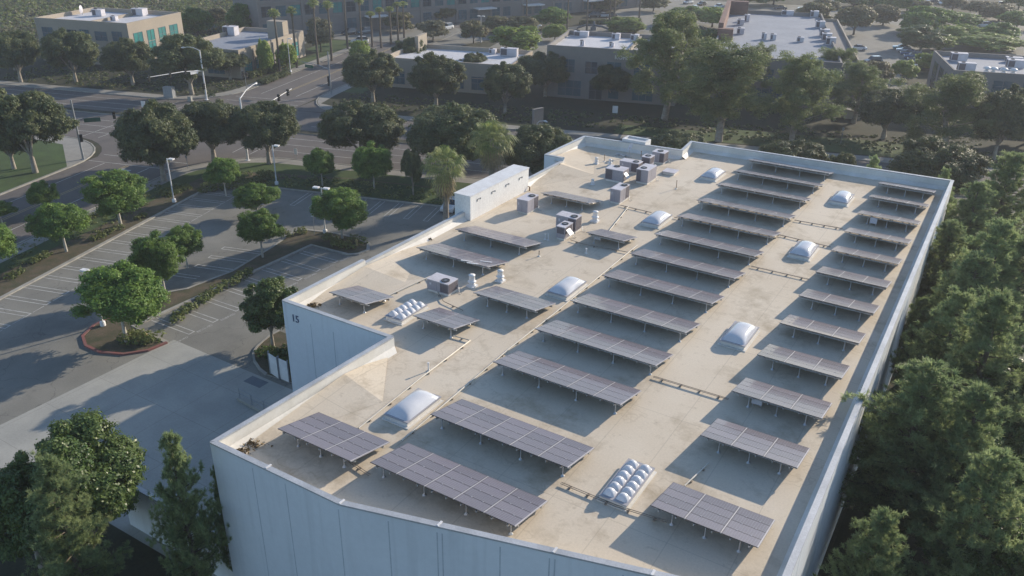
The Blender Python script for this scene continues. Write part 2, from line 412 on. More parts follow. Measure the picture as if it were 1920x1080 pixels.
# grey inverter boxes under some tables
for k, (x, y, lb) in enumerate(((-9.0, 42.6, 'grey inverter box on the front post of the third right-hand solar table'), (-28.2, 60.1, 'grey inverter box under the small two-bay solar table'),
                                (-8.9, 77.6, 'grey inverter box under the tenth right-hand solar table'))):
    t = thing('inverter_box', lb, 'electrical box', (x, y, RZ), 0, 'inverter boxes under the solar tables')
    m_ = MB(); m_.box(-.3, .3, -.12, .08, .22, .78); m_.build('cabinet', ['unit_top'], t)
    m_ = MB(); m_.box(-.27, -.22, -.05, 0, 0, .22); m_.box(.22, .27, -.05, 0, 0, .22); m_.build('stand', ['galvanised'], t)
# loose metal strips
for k, (dx, dy, a) in enumerate(((-33.9, 48.55, .2), (-33.2, 48.35, .25), (-32.9, 49.8, .3))):
    m_ = MB(); m_.cbox((0, 0, 0), (.95, .12, .03)); o = m_.build('metal_strip', ['white_metal']); o.location = (dx, dy, RZ+1.04-.22*(dy-48.6)); o.rotation_euler.z = a
    tag(o, ('loose bright metal strip at the right end of the four-bay solar table, ' + ('left one', 'middle one', 'far one')[k]), 'metal strip', 'loose metal strips')

# ------------------------------------------------------------------ SKYLIGHTS
def pillow(x0, x1, y0, y1, z0, h, nx=12, ny=16, p=2.2):
    V = []; F = []
    for j in range(ny+1):
        for i in range(nx+1):
            u, v = 2*i/nx-1, 2*j/ny-1
            V.append((x0+(x1-x0)*(u+1)/2, y0+(y1-y0)*(v+1)/2, z0+h*((1-abs(u)**p)*(1-abs(v)**(p+1.4)))**.62))
    for j in range(ny):
        for i in range(nx): a = j*(nx+1)+i; F.append((a, a+1, a+nx+2, a+nx+1))
    return V, F
def make_skylight():
    t = thing('skylight', '', 'skylight')
    m_ = MB(); m_.box(-.8, .8, -1.55, 1.55, -.01, .28); m_.box(-.95, .95, -1.7, 1.7, -.01, .05); m_.build('curb', ['parapet_white'], t)
    m_ = MB(); m_.box(-.86, .86, -1.6, 1.6, .28, .36); m_.build('frame', ['rail_metal'], t)
    m_ = MB(); m_.add(*pillow(-.78, .78, -1.5, 1.5, .355, .46), 0, True); m_.build('dome', ['acrylic'], t)
    return t
SKL = [(-25.75, 31.3, 'pillow-shaped white skylight at the front left, beside the front solar tables'), (-25.85, 50.2, 'pillow-shaped white skylight right of the round vents, left of the middle solar tables'),
       (-25.8, 67.4, 'pillow-shaped white skylight in front of the tall pipe, left of the ninth middle table'), (-26.0, 83.0, 'farthest left pillow-shaped skylight, near the cluster of rooftop units'),
       (-12.5, 50.2, 'pillow-shaped white skylight in the aisle between the solar columns, nearest of three'), (-12.6, 67.6, 'pillow-shaped white skylight in the aisle between the solar columns, middle of three'),
       (-12.8, 83.0, 'pillow-shaped white skylight in the aisle between the solar columns, farthest of three')]
s0 = make_skylight()
for k, (x, y, lb) in enumerate(SKL):
    o = s0 if k == 0 else dup(s0, (x, y, RZ))
    o.location = (x, y, RZ); o['label'] = lb; o['group'] = 'pillow skylights on the warehouse roof'
def ridged(label, x, y, n_):
    t = thing('ridged_skylight', label, 'skylight', (x, y, RZ), 0, 'ridged double skylights')
    L = n_*.53
    m_ = MB(); m_.box(-.72, .72, -L/2-.12, L/2+.12, -.01, .26); m_.box(-.85, .85, -L/2-.25, L/2+.25, -.01, .04); m_.build('curb', ['parapet_white'], t)
    m_ = MB(); m_.box(-.76, .76, -L/2-.16, L/2+.16, .26, .32); m_.build('frame', ['rail_metal'], t)
    for sx in (-1, 1):
        m_ = MB()
        for k in range(n_):
            y0 = -L/2+k*.53; m_.add(*pillow(sx*.36-.31, sx*.36+.31, y0+.01, y0+.52, .315, .3, 8, 6, 1.6), 0, True)
        m_.build('domed_strip', ['acrylic'], t)
ridged('double skylight of ridged white domes behind the roof notch, left side of the roof', -33.55, 40.55, 5)
ridged('double skylight of ridged white domes at the front of the aisle between the solar columns', -12.4, 31.85, 6)

# ------------------------------------------------------------------ ROOFTOP UNITS
def hvac(label, x0, y0, lx, ly, h, fan, dark, hood=False, grp='rooftop air-conditioning units'):
    "fan: (fx, fy) centre fraction on top; dark: which side carries the coil louvres"
    t = thing('rooftop_unit', label, 'air conditioner', (x0, y0, RZ), 0, grp)
    m_ = MB(); m_.box(.05, lx-.05, .05, ly-.05, 0, .18); m_.build('base_curb', ['parapet_white'], t)
    m_ = MB(); m_.box(0, lx, 0, ly, .18, h)
    m_.box(lx*.45, lx*.45+.015, -.006, 0, .22, h-.06, 1); m_.box(lx, lx+.006, ly*.4, ly*.4+.015, .22, h-.06, 1)
    m_.box(lx*.12, lx*.2, -.01, 0, h*.62, h*.8, 2)
    m_.build('cabinet', ['unit_grey', 'joint_dark', 'unit_top'], t)
    m_ = MB(); m_.box(-.02, lx+.02, -.02, ly+.02, h, h+.05); m_.build('top_panel', ['unit_top'], t)
    fx, fy = fan[0]*lx, fan[1]*ly; r = min(.33, lx*.36, ly*.36)
    m_ = MB(); m_.lathe([(r, h+.04), (r, h+.1), (r*.9, h+.1), (r*.88, h+.06)], (fx, fy), 0, 20)
    for k in range(6): a = k*pi/6; m_.box(fx-r*.9, fx+r*.9, fy-.008, fy+.008, h+.092, h+.098, 1, a, (fx, fy))
    m_.build('fan', ['black', 'galvanised'], t)
    m_ = MB()
    if dark == 'right':
        m_.box(lx*.62, lx-.03, -.012, 0, .24, h-.05); m_.box(lx, lx+.012, .04, ly-.04, .24, h-.05)
    elif dark == 'front': m_.box(.06, lx*.94, -.012, 0, h*.5, h-.05); m_.box(lx, lx+.012, .06, ly*.9, h*.5, h-.05)
    elif dark == 'back': m_.box(lx, lx+.012, ly*.6, ly-.04, .24, h-.05)
    else: m_.box(-.012+0, .0, .05, ly*.6, .24, h-.05); m_.box(.05, lx*.4, -.012, 0, .24, h-.05)
    m_.build('coil_louvre', ['louvre_dark'], t)
    if hood:
        m_ = MB(); v = [(lx, ly*.15, h*.8), (lx, ly*.6, h*.8), (lx+.42, ly*.6, h*.45), (lx+.42, ly*.15, h*.45), (lx, ly*.15, h*.74), (lx, ly*.6, h*.74), (lx+.42, ly*.6, h*.4), (lx+.42, ly*.15, h*.4)]
        m_.add(v, [(0, 3, 2, 1), (4, 5, 6, 7), (0, 4, 7, 3), (3, 7, 6, 2), (1, 2, 6, 5)]); m_.build('intake_hood', ['white_metal'], t)
    m_ = MB()
    m_.tube([(lx+.02, ly*.8, .45), (lx+.25, ly*.8, .45), (lx+.25, ly*.8, .06), (lx+.55, ly*.8, .06)], .025, 0, 6); m_.build('drain_pipe', ['galvanised'], t)
    return t
hvac('low wide rooftop unit with a pale top, beside two round vents in the left half', -34.6, 44.35, 1.95, 1.25, .98, (.72, .35), 'right')
hvac('lone rooftop unit with a round fan, nearest the white parapet box', -37.65, 62.2, 1.15, 2.0, 1.35, (.68, .7), 'back')
hvac('long rooftop unit with a dark coil end, right behind the small square unit', -32.6, 60.6, 1.95, 1.15, 1.35, (.8, .4), 'right')
hvac('small square rooftop unit with a big fan, in front of the long unit', -31.45, 58.6, .82, 1.45, 1.2, (.5, .55), 'front', True)
hvac('tall narrow rooftop unit behind the small table, nearest of the far cluster', -31.6, 69.55, 1.05, 2.1, 1.42, (.68, .75), 'back')
hvac('wide rooftop unit with a white intake hood, left front of the far cluster', -35.0, 75.4, 2.0, 1.45, 1.3, (.38, .8), 'left', True)
hvac('long dark-ended rooftop unit, right front of the far cluster', -32.0, 76.5, 1.3, 2.2, 1.48, (.4, .3), 'left')
hvac('wide rooftop unit with a dark coil end, left at the back of the far cluster', -35.1, 79.1, 2.2, 1.1, 1.15, (.75, .5), 'right')
hvac('small rooftop unit with a framed fan top, middle of the back of the far cluster', -33.5, 81.2, 1.0, 1.2, 1.35, (.5, .5), 'front')
hvac('farthest rooftop unit, with dark coil sides, at the back right of the far cluster', -33.4, 83.9, 1.4, 1.3, 1.25, (.5, .5), 'right')
# ------------------------------------------------------------------ VENTS AND PIPES
def vent(label, x, y, k=1.):
    t = thing('roof_vent', label, 'vent', (x, y, RZ), 0, 'white exhaust vents')
    m_ = MB(); m_.box(-.34*k, .34*k, -.34*k, .34*k, -.01, .12*k); m_.lathe([(.33*k, .12*k), (.2*k, .3*k), (.2*k, .42*k)], sides=16); m_.build('base', ['white_metal'], t)
    m_ = MB(); m_.lathe([(.33*k, .4*k), (.34*k, .44*k), (.25*k, .5*k), (.23*k, .52*k), (.23*k, .9*k), (.26*k, .92*k), (.26*k, .97*k), (.1*k, 1.02*k)], sides=18); m_.build('drum', ['white_metal'], t)
for lb, px, py, k in (('round white exhaust vent nearest the low wide rooftop unit', 885, 537, 1.), ('round white exhaust vent standing alone right of its twin by the low unit', 938, 527, .95),
                      ('round white exhaust vent right of the long rooftop unit', 1115.6, 415, 1.), ('small white vent left of two near the far back parapet', 1118, 307, .72),
                      ('small white vent right of two near the far back parapet', 1143.7, 310.5, .72), ('squat white vent left of the far cluster of rooftop units', 1110.8, 346, .6)):
    x, y = G(px, py, RZ); vent(lb, x, y, k)
def pipe(label, px, py, h, m='white_metal', r=.035):
    x, y = G(px, py, RZ); t = thing('vent_pipe', label, 'pipe', (x, y, RZ), 0, 'small vent pipes on the roof')
    m_ = MB(); m_.lathe([(.14, -.005), (.05, .09), (r, .1)], sides=10); m_.build('flashing', ['parapet_white'], t)
    m_ = MB(); m_.tube([(0, 0, 0), (0, 0, h)], r, 0, 8); m_.lathe([(r*1.5, h-.08), (r*1.5, h+.01)], sides=8); m_.build('stack', [m], t)
pipe('thin dark vent pipe alone in the open between the vents and the left tables', 1010.7, 480.7, .5, 'pipe_dark')
pipe('thin rusty vent pipe in the open left of the upper middle tables', 1267.7, 354.2, .9, 'rust')
pipe('white vent pipe casting a long thin shadow on the roof near the notch', 803.6, 695.6, .6, 'white_metal', .045)
pipe('thin vent pipe between the two small vents near the back parapet', 1133, 303, .8, 'rust')
pipe('thin vent pipe beside the satellite dish', 1201.7, 297, .85, 'rust')
pipe('short white pipe in the shade of the small two-bay table', 1099, 475, .45, 'white_metal', .05)
pipe('short vent pipe beside the small square rooftop unit', 1028, 450, .55, 'white_metal', .03)
pipe('short vent pipe next to the small square unit, left one', 1022, 449, .5, 'white_metal', .03)
# roof hatch, scupper box, small boot
x, y = G(1257, 325, RZ); t = thing('roof_hatch', 'low flat roof hatch right of the far cluster of rooftop units', 'hatch', (x, y, RZ))
m_ = MB(); m_.box(-.6, .6, -.6, .6, -.01, .25); m_.build('curb', ['parapet_white'], t); m_ = MB(); m_.box(-.7, .7, -.7, .7, .25, .32); m_.build('lid', ['unit_top'], t)
x, y = G(743, 470, RZ); t = thing('scupper_box', 'small tapered scupper box at the foot of the left parapet', 'roof fitting', (x+.1, y, RZ))
m_ = MB(); m_.add([(-.35, -.4, 0), (.45, -.4, 0), (.45, .4, 0), (-.35, .4, 0), (-.2, -.28, .45), (.1, -.28, .45), (.1, .28, .45), (-.2, .28, .45)], [(4, 5, 6, 7), (0, 1, 5, 4), (1, 2, 6, 5), (2, 3, 7, 6), (3, 0, 4, 7)]); m_.build('hood', ['parapet_white'], t)
x, y = G(993, 357.5, RZ); t = thing('gooseneck_vent', 'small dark gooseneck vent at the foot of the parapet box', 'vent', (x, y, RZ))
m_ = MB(); m_.tube([(0, 0, 0), (0, 0, .3), (-.08, 0, .42), (-.25, 0, .42), (-.3, 0, .3)], .07, 0, 8); m_.build('spout', ['rust'], t)
# satellite dish with ballast tray
x, y = G(1179, 294, RZ); t = thing('satellite_dish', 'satellite dish on a ballasted frame near the back parapet', 'satellite dish', (x, y, RZ))
m_ = MB(); m_.tube([(0, 0, 0), (0, 0, 1.1)], .04); m_.build('mast', ['galvanised'], t)
m_ = MB()
for k in range(4): m_.cbox((-1.3+k*.42, -.3+.15*(k % 2), 0), (.36, .3, .2), 0)
m_.box(-1.6, .4, -.1, -.05, .0, .06); m_.build('ballast', ['galvanised'], t)
m_ = MB(); V, F = [], []
for i in range(7):
    for j in range(16):
        r = .45*i/6; a = j*pi/8; V.append((r*cos(a), -.22+r*r*.55, r*sin(a)))
F = [(i*16+j, i*16+(j+1) % 16, (i+1)*16+(j+1) % 16, (i+1)*16+j) for i in range(6) for j in range(16)]
m_.add(V, F, 0, True); o = m_.build('reflector', ['unit_top'], t, (0, 0, 1.25)); o.rotation_euler = (.55, 0, 2.3)
# debris (dry leaves in roof corners)
dm('debris', (.11, .08, .045), (.2, .15, .08), 6, .95)
for px, py, k, lb in ((470, 833, .75, 'heap of dry leaves in the front left roof corner, larger of two'), (452, 848, .35, 'small clump of dry leaves in the front left roof corner'),
                      (586, 575, .5, 'dry leaves piled in the roof corner behind the number 15'), (802, 449, .35, 'dry leaves at the left parapet by the four-bay tables'),
                      (1027, 333, .35, 'dry leaves at the far end of the parapet box')):
    x, y = G(px, py, RZ); rng = RS(int(px)); m_ = MB()
    for q in range(int(260*k)):
        a, r = rng.rand()*6.28, abs(rng.randn())*.5*k; c_ = np.array([x+r*cos(a)*1.4, y+r*sin(a), RZ+.02+rng.rand()*.1]); u = rng.randn(3)*.05; v = rng.randn(3)*.05
        m_.add([c_-u, c_+v, c_+u, c_-v], [(0, 1, 2, 3)])
    tag(m_.build('dry_leaves', ['debris']), lb, 'leaves')

# ------------------------------------------------------------------ CONDUITS
def conduit(label, pts, r=.05, n_=1, gap=.12, m='pipe_pale', every=1.6, grp='conduits on the roof'):
    t = thing('conduit', label, 'conduit', (pts[0][0], pts[0][1], RZ), 0, grp)
    P = [np.array([a-pts[0][0], b-pts[0][1]]) for a, b in pts]
    d0 = (P[1]-P[0])/np.linalg.norm(P[1]-P[0]); off = np.array([-d0[1], d0[0]])
    m_ = MB()
    for k in range(n_):
        o_ = off*(k-(n_-1)/2)*gap
        m_.tube([(*(p_+o_), .12) for p_ in P], r*(.6 if n_ > 1 else 1), 0, 6)
    m_.build('pipe_run', [m], t)
    bl = MB(); bl.box(-.09, .09, -.06, .06, 0, .1, 0); blk = bl.mesh('block', ['pipe_dark'])
    for a, b in zip(P[:-1], P[1:]):
        L = np.linalg.norm(b-a); d = (b-a)/L; an = math.atan2(d[1], d[0])+pi/2
        for k in range(max(1, int(L/every))):
            q = a+d*(k+.5)*L/max(1, int(L/every)); o = link('block', blk, t, (q[0], q[1], 0), an); o.scale = (1+.6*(n_-1), .8, .8)
conduit('long pale conduit running front to back along the left ends of the middle solar tables', [(-24.35, 28.5), (-24.75, 40.3), (-24.7, 46), (-24.9, 61)], .055, 1, every=1.9)
conduit('pale conduit running back from the front left table past the near skylight to the notch', [(-27.1, 28.1), (-27.4, 34), (-27.5, 39.7), (-28.8, 39.6)], .045)
conduit('pale conduit between the ridged double skylight and the four-bay table', [(-36.4, 41.6), (-35.8, 46.3)], .045)
conduit('twin conduits crossing the front aisle past the ridged double skylight', [(-15.3, 30.1), (-12.2, 30.05), (-9.6, 30.35)], .035, 2, m='pipe_dark', every=1.)
conduit('twin conduits crossing the aisle between the third middle and fourth right-hand tables', [(-15.4, 42.2), (-10.6, 42.3)], .035, 2, m='pipe_dark', every=1.)
conduit('thin conduits crossing the aisle in front of the second aisle skylight', [(-15.4, 62.15), (-10.8, 62.2)], .03, 2, m='pipe_dark', every=1.)
conduit('thin conduits crossing the aisle behind the second aisle skylight', [(-15.4, 70.2), (-10.9, 69.9)], .03, 2, m='pipe_dark', every=1.)
conduit('thin conduits crossing the aisle in front of the far aisle skylight', [(-15.2, 74.6), (-11.0, 74.9)], .03, 2, m='pipe_dark', every=1.)
conduit('dark conduit running from the small two-bay table up to the tall narrow unit', [(-28.2, 61.9), (-29.5, 69.3)], .04, 1, m='pipe_pale')
conduit('conduit crossing the open roof from the tall narrow unit to the third left skylight', [(-30.3, 69.2), (-27.0, 69.0)], .03, 2, m='pipe_dark', every=1.)
conduit('conduit from the left skylight row to the ninth middle table', [(-24.8, 69.1), (-23.8, 69.0)], .03, 2, m='pipe_dark', every=1.)
conduit('twin dark conduits at the right end of the front left table', [(-25.6, 25.6), (-23.9, 25.3)], .035, 2, m='pipe_dark', every=.9)
conduit('dark conduit from the small square unit to the small two-bay table', [(-30.2, 58.9), (-28.9, 58.7), (-24.9, 59.2)], .03, 1, m='pipe_dark', every=1.5)
conduit('dark conduit from the low wide unit towards the long front-to-back conduit', [(-35.9, 46.2), (-32.4, 43.4), (-30.4, 43.0)], .03, 1, m='pipe_dark', every=1.5)
conduit('short pale conduit between the first and second right-hand tables', [(-9.9, 33.3), (-9.5, 35.8)], .045, 1, every=1.)
# ================================================================== GROUND
dm('soil', (.06, .052, .036), (.04, .045, .025), .35, .95, fine=.3, fscale=5, contrast=(.4, .6))
dm('shaded_ground', (.026, .034, .018), (.04, .04, .022), .35, .95, fine=.3, fscale=5)  # ground under the dense trees, their shade put into a near-black green colour
dm('mulch', (.115, .09, .062), (.06, .065, .035), .8, .95, fine=.3, fscale=9)
dm('asphalt', (.22, .215, .19), (.18, .177, .158), .25, .9, fine=.12, fscale=8, extra=asphalt_extra)
dm('road_asphalt', (.145, .13, .12), (.12, .11, .102), .3, .88, fine=.12, fscale=6, extra=asphalt_extra)
dm('concrete', (.37, .365, .33), (.3, .3, .275), .3, .85, fine=.08, fscale=6, extra=lines((0, 1), 4.6, .03, (.14, .14, .13), .6))
dm('walk', (.3, .29, .26), (.25, .24, .22), .7, .85, fine=.08, extra=lines((0, 1), 1.6, .03, (.17, .17, .15), .5))
dm('curb', (.36, .35, .31), (.26, .25, .23), .9, .85)
dm('red_curb', (.24, .09, .08), (.19, .1, .09), 1.2, .8)
dm('lawn', (.06, .1, .03), (.045, .07, .025), .4, .95, fine=.25, fscale=6)
dm('paint', (.48, .48, .45), (.28, .28, .27), 1.2, .7, fine=.2, fscale=7, contrast=(.45, .7))
dm('paint_yellow', (.5, .38, .16), (.35, .28, .14), 1.4, .7)
def sheet(name, poly, z, m, kind='structure'):
    mb = MB(); mb.add([(x, y, z) for x, y in poly], [tuple(range(len(poly)))], 0)
    a = sum(poly[i-1][0]*poly[i][1]-poly[i][0]*poly[i-1][1] for i in range(len(poly)))
    if a < 0: mb.f[0] = mb.f[0][::-1]
    return tag(mb.build(name, [m]), kind=kind)
def raised(name, poly, z, m, side='curb'):
    a = sum(poly[i-1][0]*poly[i][1]-poly[i][0]*poly[i-1][1] for i in range(len(poly)))
    if a < 0: poly = poly[::-1]
    mb = MB(); mb.prism(poly, -.02, z, 0, 1); return tag(mb.build(name, [side, m]), kind='structure')
def strip(mb, pts, w_, z0, z1, mi=0, closed=False):
    P = [np.array(p_, float) for p_ in pts]; n = len(P); Lf, Rt = [], []
    for i in range(n):
        a = P[i-1] if (i or closed) else P[i]; b = P[(i+1) % n] if (i < n-1 or closed) else P[i]
        d = (b-a)/np.linalg.norm(b-a); nn = np.array([-d[1], d[0]])*w_/2; Lf.append(P[i]+nn); Rt.append(P[i]-nn)
    for i in range(n if closed else n-1):
        j = (i+1) % n; q = [Rt[i], Rt[j], Lf[j], Lf[i]]
        v = [(*a, z0) for a in q]+[(*a, z1) for a in q]
        fs = [(4, 5, 6, 7), (0, 1, 5, 4), (2, 3, 7, 6)]
        if not closed and i == 0: fs.append((3, 0, 4, 7))
        if not closed and i == n-2: fs.append((1, 2, 6, 5))
        mb.add(v, fs, mi)
def kerb(name, pts, m='curb', w_=.16, z=.15, closed=False):
    mb = MB(); strip(mb, pts, w_, -.01, z, 0, closed); return tag(mb.build(name, [m]), kind='structure')
def arc(c, r, a0, a1, n=8): return [ST(c[0]+r*cos(radians(a0+(a1-a0)*k/n)), c[1]+r*sin(radians(a0+(a1-a0)*k/n))) for k in range(n+1)]

sheet('ground', [(-3000, -400), (3000, -400), (3000, 5000), (-3000, 5000)], -.02, 'soil')
sheet('main_road', [ST(-420, 107), ST(300, 107), ST(300, 134), ST(-420, 134)], 0., 'road_asphalt')
sheet('side_street', [ST(-92, -60), ST(-77, -60), ST(-77, 106.99), ST(-92, 106.99)], .0, 'road_asphalt')
sheet('side_street', [ST(-95, 134.01), ST(-79, 134.01), ST(-79, 420), ST(-95, 420)], .0, 'road_asphalt')
for c, q0 in (((-64, 94), (90, 180)), ((-104, 94.5), (0, 90)), ((-107, 146), (-90, 0)), ((-66, 147), (180, 270))):
    r = 13 if c[1] < 120 else 12
    corner = {(-64, 94): ST(-77, 107), (-104, 94.5): ST(-92, 107), (-107, 146): ST(-95, 134), (-66, 147): ST(-79, 134)}[c]
    sheet('road_corner', arc(c, r, *q0)+[corner], .004, 'road_asphalt')
# own block: planting strip in an L along the two streets
raised('planting_strip', [ST(-77, -60)]+[ST(-77, 94)]+arc((-64, 94), 13, 180, 90)+[ST(160, 107), ST(160, 40), (20, 93.4), (-31.9, 91.6), (-43.3, 86.4), ST(-17.5, 94.8), ST(-68, 94.8), ST(-68, -60)], .1, 'mulch')
asph = [ST(-67.9, -60), ST(-67.9, 94.7), ST(-17.4, 94.7), (-43.1, 80), (-41.0, 60), (-40.9, 40), (-40.9, 39.55), (-60.2, 39.75), (-60.2, 21.0), (-60.2, -20)]
sheet('parking_lot', asph, 0., 'asphalt')
sheet('loading_yard', [(-60.2, 20.8), (-31.85, 20.8), (-31.3, 36), (-40.9, 36), (-40.9, 39.55), (-60.2, 39.75)], .0, 'concrete')
kerb('kerb', [ST(-68, -60), ST(-68, 94.8), ST(-17.6, 94.8)], w_=.45, z=.14)
kerb('kerb', [ST(-77, -60), ST(-77, 94)]+arc((-64, 94), 13, 180, 90)+[ST(160, 107)], w_=.2)
# sidewalks
sw = [ST(-76.8, -60), ST(-76.8, 94)]+arc((-64, 94), 12.8, 180, 90)+[ST(160, 106.8)]+[ST(160, 104.6)]+arc((-64, 94), 10.6, 90, 180)+[ST(-74.6, 94), ST(-74.6, -60)]
sheet('sidewalk', sw, .112, 'walk')
gr = [ST(-74.6, 60), ST(-74.6, 94)]+arc((-64, 94), 10.6, 180, 90)+[ST(60, 104.6), ST(60, 101.2), ST(-52, 101.5)]+arc((-64, 92), 8, 90, 160)+[ST(-72.5, 60)]
sheet('grass_verge', gr, .108, 'lawn')
sheet('grass_verge', [ST(-66, 96.2), ST(-52, 101.2), ST(20, 101.2), ST(20, 95.2), ST(-62, 95.2)], .104, 'lawn')
# south-west block
blk = [ST(-92, -60), ST(-92, 94.5)]+arc((-104, 94.5), 12, 0, 90)+[ST(-300, 106.5), ST(-300, -60)]
raised('corner_lawn', blk, .1, 'lawn')
sheet('sidewalk', [ST(-92.2, -60), ST(-92.2, 94.5)]+arc((-104, 94.5), 11.8, 0, 90)+[ST(-200, 106.3), ST(-200, 103.6), ST(-104, 103.6), ST(-104.5, 88.5), ST(-95, 83.5), ST(-94.4, 78), ST(-94.4, -60)], .112, 'walk')
sheet('lawn', [G(*q) for q in ((-160, 445), (0, 364), (126, 314), (118, 272), (60, 262), (-300, 290))], .118, 'lawn')
kerb('kerb', [ST(-92, -60), ST(-92, 94.5)]+arc((-104, 94.5), 12, 0, 90)+[ST(-300, 106.5)], w_=.2)
# far side blocks
nw = [ST(-400, 134), ST(-107, 134)]+arc((-107, 146), 12, -90, 0)+[ST(-95, 420), ST(-400, 420)]
raised('far_block', nw, .1, 'shaded_ground'); kerb('kerb', nw[:-2], w_=.2)
ne = [ST(-79, 420), ST(-79, 147)]+arc((-66, 147), 13, 180, 270)+[ST(400, 134), ST(400, 420)]
raised('far_block', ne, .1, 'shaded_ground'); kerb('kerb', ne[:-1], w_=.2)
sheet('sidewalk', [ST(-400, 134.3), ST(-107, 134.3)]+arc((-107, 146), 11.8, -90, 0)+[ST(-95.2, 300), ST(-97.4, 300), ST(-97.4, 146)]+arc((-107, 146), 9.4, 0, -90)+[ST(-400, 136.7)], .112, 'walk')
sheet('sidewalk', [ST(-78.8, 300), ST(-78.8, 147)]+arc((-66, 147), 12.8, 180, 270)+[ST(300, 134.2), ST(300, 136.4), ST(-66, 136.4)]+[ST(-76, 140), ST(-76.6, 147), ST(-76.6, 300)], .112, 'walk')
sheet('lawn', [ST(-97.6, 166), ST(-101, 166), ST(-101, 186), ST(-106, 190), ST(-106, 205), ST(-97.6, 205)], .118, 'lawn')
sheet('lawn', [ST(-76.4, 150), ST(-72.5, 150), ST(-72.5, 205), ST(-64, 205), ST(-64, 176), ST(-72, 176), ST(-76.4, 176)], .118, 'lawn')
sheet('lawn', [ST(-20, 137), ST(20, 137), ST(20, 143), ST(-20, 143)], .118, 'lawn')
sheet('lawn', [ST(-4, 137), ST(-3.9, 146), ST(30, 146), ST(30, 137)], .122, 'lawn')
# far car parks
sheet('car_park', [ST(-63.8, 177), ST(-63.8, 228), ST(-44, 262), ST(-12, 262), ST(-12, 200), ST(-44, 200), ST(-44, 177)], .121, 'asphalt')
sheet('car_park', [ST(-72, 206), ST(-110, 206), ST(-110, 190), ST(-128, 190), ST(-128, 215), ST(-84, 236), ST(-64, 229)], .124, 'asphalt')
sheet('car_park', [ST(-11, 262), ST(-44, 262.1), ST(-44, 330), ST(300, 330), ST(300, 200), ST(62, 200), ST(62, 215), ST(34, 215), ST(34, 165), ST(25, 165), ST(25, 262)], .127, 'asphalt')
sheet('car_park', [ST(-128, 178), ST(-128, 189), ST(-112, 189), ST(-112, 186), ST(-118.5, 186), ST(-118.5, 178)], .13, 'asphalt')
raised('median', [ST(-74, 121.8), ST(300, 121.8), ST(300, 120.2), ST(-74, 120.2)], .16, 'soil')
raised('median', [ST(-420, 122.4), ST(-100, 122.4), ST(-98.6, 121.6), ST(-100, 120.9), ST(-420, 120.9)], .16, 'soil')
# islands in our car park
isl = [(-60.2, 39.0), (-60.4, 37.2), (-61.6, 35.6), (-63.6, 34.7), (-65.7, 34.7), (-67.5, 35.6), (-68.5, 37.4), (-68.8, 41), (-68.7, 45.5), (-67.7, 47.2), (-67.2, 52.6), (-68.5, 59.4), (-69.6, 63.2), (-69.9, 65.3),
       (-66, 66.6), (-62.6, 67), (-60.2, 66.5), (-59.0, 65), (-59.2, 63.6), (-60., 62.8), (-65.3, 62.6), (-65.3, 39.2)]
raised('planting_island', isl, .1, 'mulch')
kerb('kerb', isl[12:]+[isl[0]], w_=.4); kerb('kerb', isl[8:13], w_=.25); kerb('kerb', isl[0:9], 'red_curb', w_=.26, z=.16)
pl = [G(*q) for q in ((524, 622), (508, 630), (494, 641), (482, 652), (475, 664), (477, 678), (487, 693), (500, 703))]+[(-41, 40.6), (-41, 45.5)]
raised('planting_bed', pl, .1, 'mulch'); kerb('kerb', pl[:8], w_=.2)
rg = [G(435, 384), G(470, 386), G(505, 378), G(520, 372), G(512, 356)]
# east car park beyond the pines
sheet('car_park', [(5.0, 45), (5.0, 118), (90, 118), (90, 45)], .0, 'asphalt'); kerb('kerb', [(4.9, 30), (4.9, 118)], w_=.2)

# ------------------------------------------------------------------ PAINT
def paint(name, segs, w_=.1, z=.006, m='paint'):
    mb = MB()
    for pts in segs: 
        P = [np.array(p_, float) for p_ in pts]
        for a, b in zip(P[:-1], P[1:]):
            d = (b-a)/np.linalg.norm(b-a); nn = np.array([-d[1], d[0]])*w_/2; a = a-d*w_/2; b = b+d*w_/2
            mb.add([(*(a-nn), z), (*(b-nn), z), (*(b+nn), z), (*(a+nn), z)], [(0, 1, 2, 3)], 0)
    return tag(mb.build(name, [m]), kind='structure')
def stall(a, b, g=.3):
    a, b = np.array(a, float), np.array(b, float); d = (b-a)/np.linalg.norm(b-a); nn = np.array([-d[1], d[0]])*g
    return [tuple(a-nn), tuple(b-nn)], [tuple(b-nn*1.0+d*.1), tuple(b+nn+d*.1)], [tuple(b+nn), tuple(a+nn)]
segs = []
for k in range(8): segs += stall((-65.0, 41.3+2.755*k), (-60.0, 41.45+2.755*k))
for k in range(-9, 14): segs += stall(ST(-67.7, 57.55+2.51*k), ST(-62.9, 57.55+2.51*k))
for k in range(3): segs += stall(ST(-49.2, 69.6+2.55*k), ST(-54.4, 69.6+2.55*k))
for k in range(4): segs += stall(ST(-52.5, 67.0-2.55*(k-0)), ST(-57, 67.-2.55*(k-0))) if k == 0 else []
for k in range(14): segs += stall(ST(-54+2.62*k, 94.4), ST(-54+2.62*k, 89.6))
paint('parking_lines', segs, .1)
paint('parking_lines', [[ST(-62.8, 57.55+2.51*k+.6), ST(-62.8, 57.55+2.51*(k+1)-.6)] for k in range(-9, 13)], .08, .0065)
segs = []
for k in range(-4, 18): segs += stall((5.2, 58+2.75*k), (10.4, 58+2.75*k))
paint('parking_lines', segs, .1)
rmk = []
for t_ in (110.6, 114.0, 117.3): rmk += [[ST(s, t_), ST(s+(300 if s > -90 else 300), t_)] for s in (-72, )]
for t_ in (125., 128.2, 131.2): rmk += [[ST(-70, t_), ST(120, t_)], [ST(-104, t_), ST(-260, t_)]]
for t_ in (110.6, 114., 117.3): rmk += [[ST(-98, t_), ST(-260, t_)]]
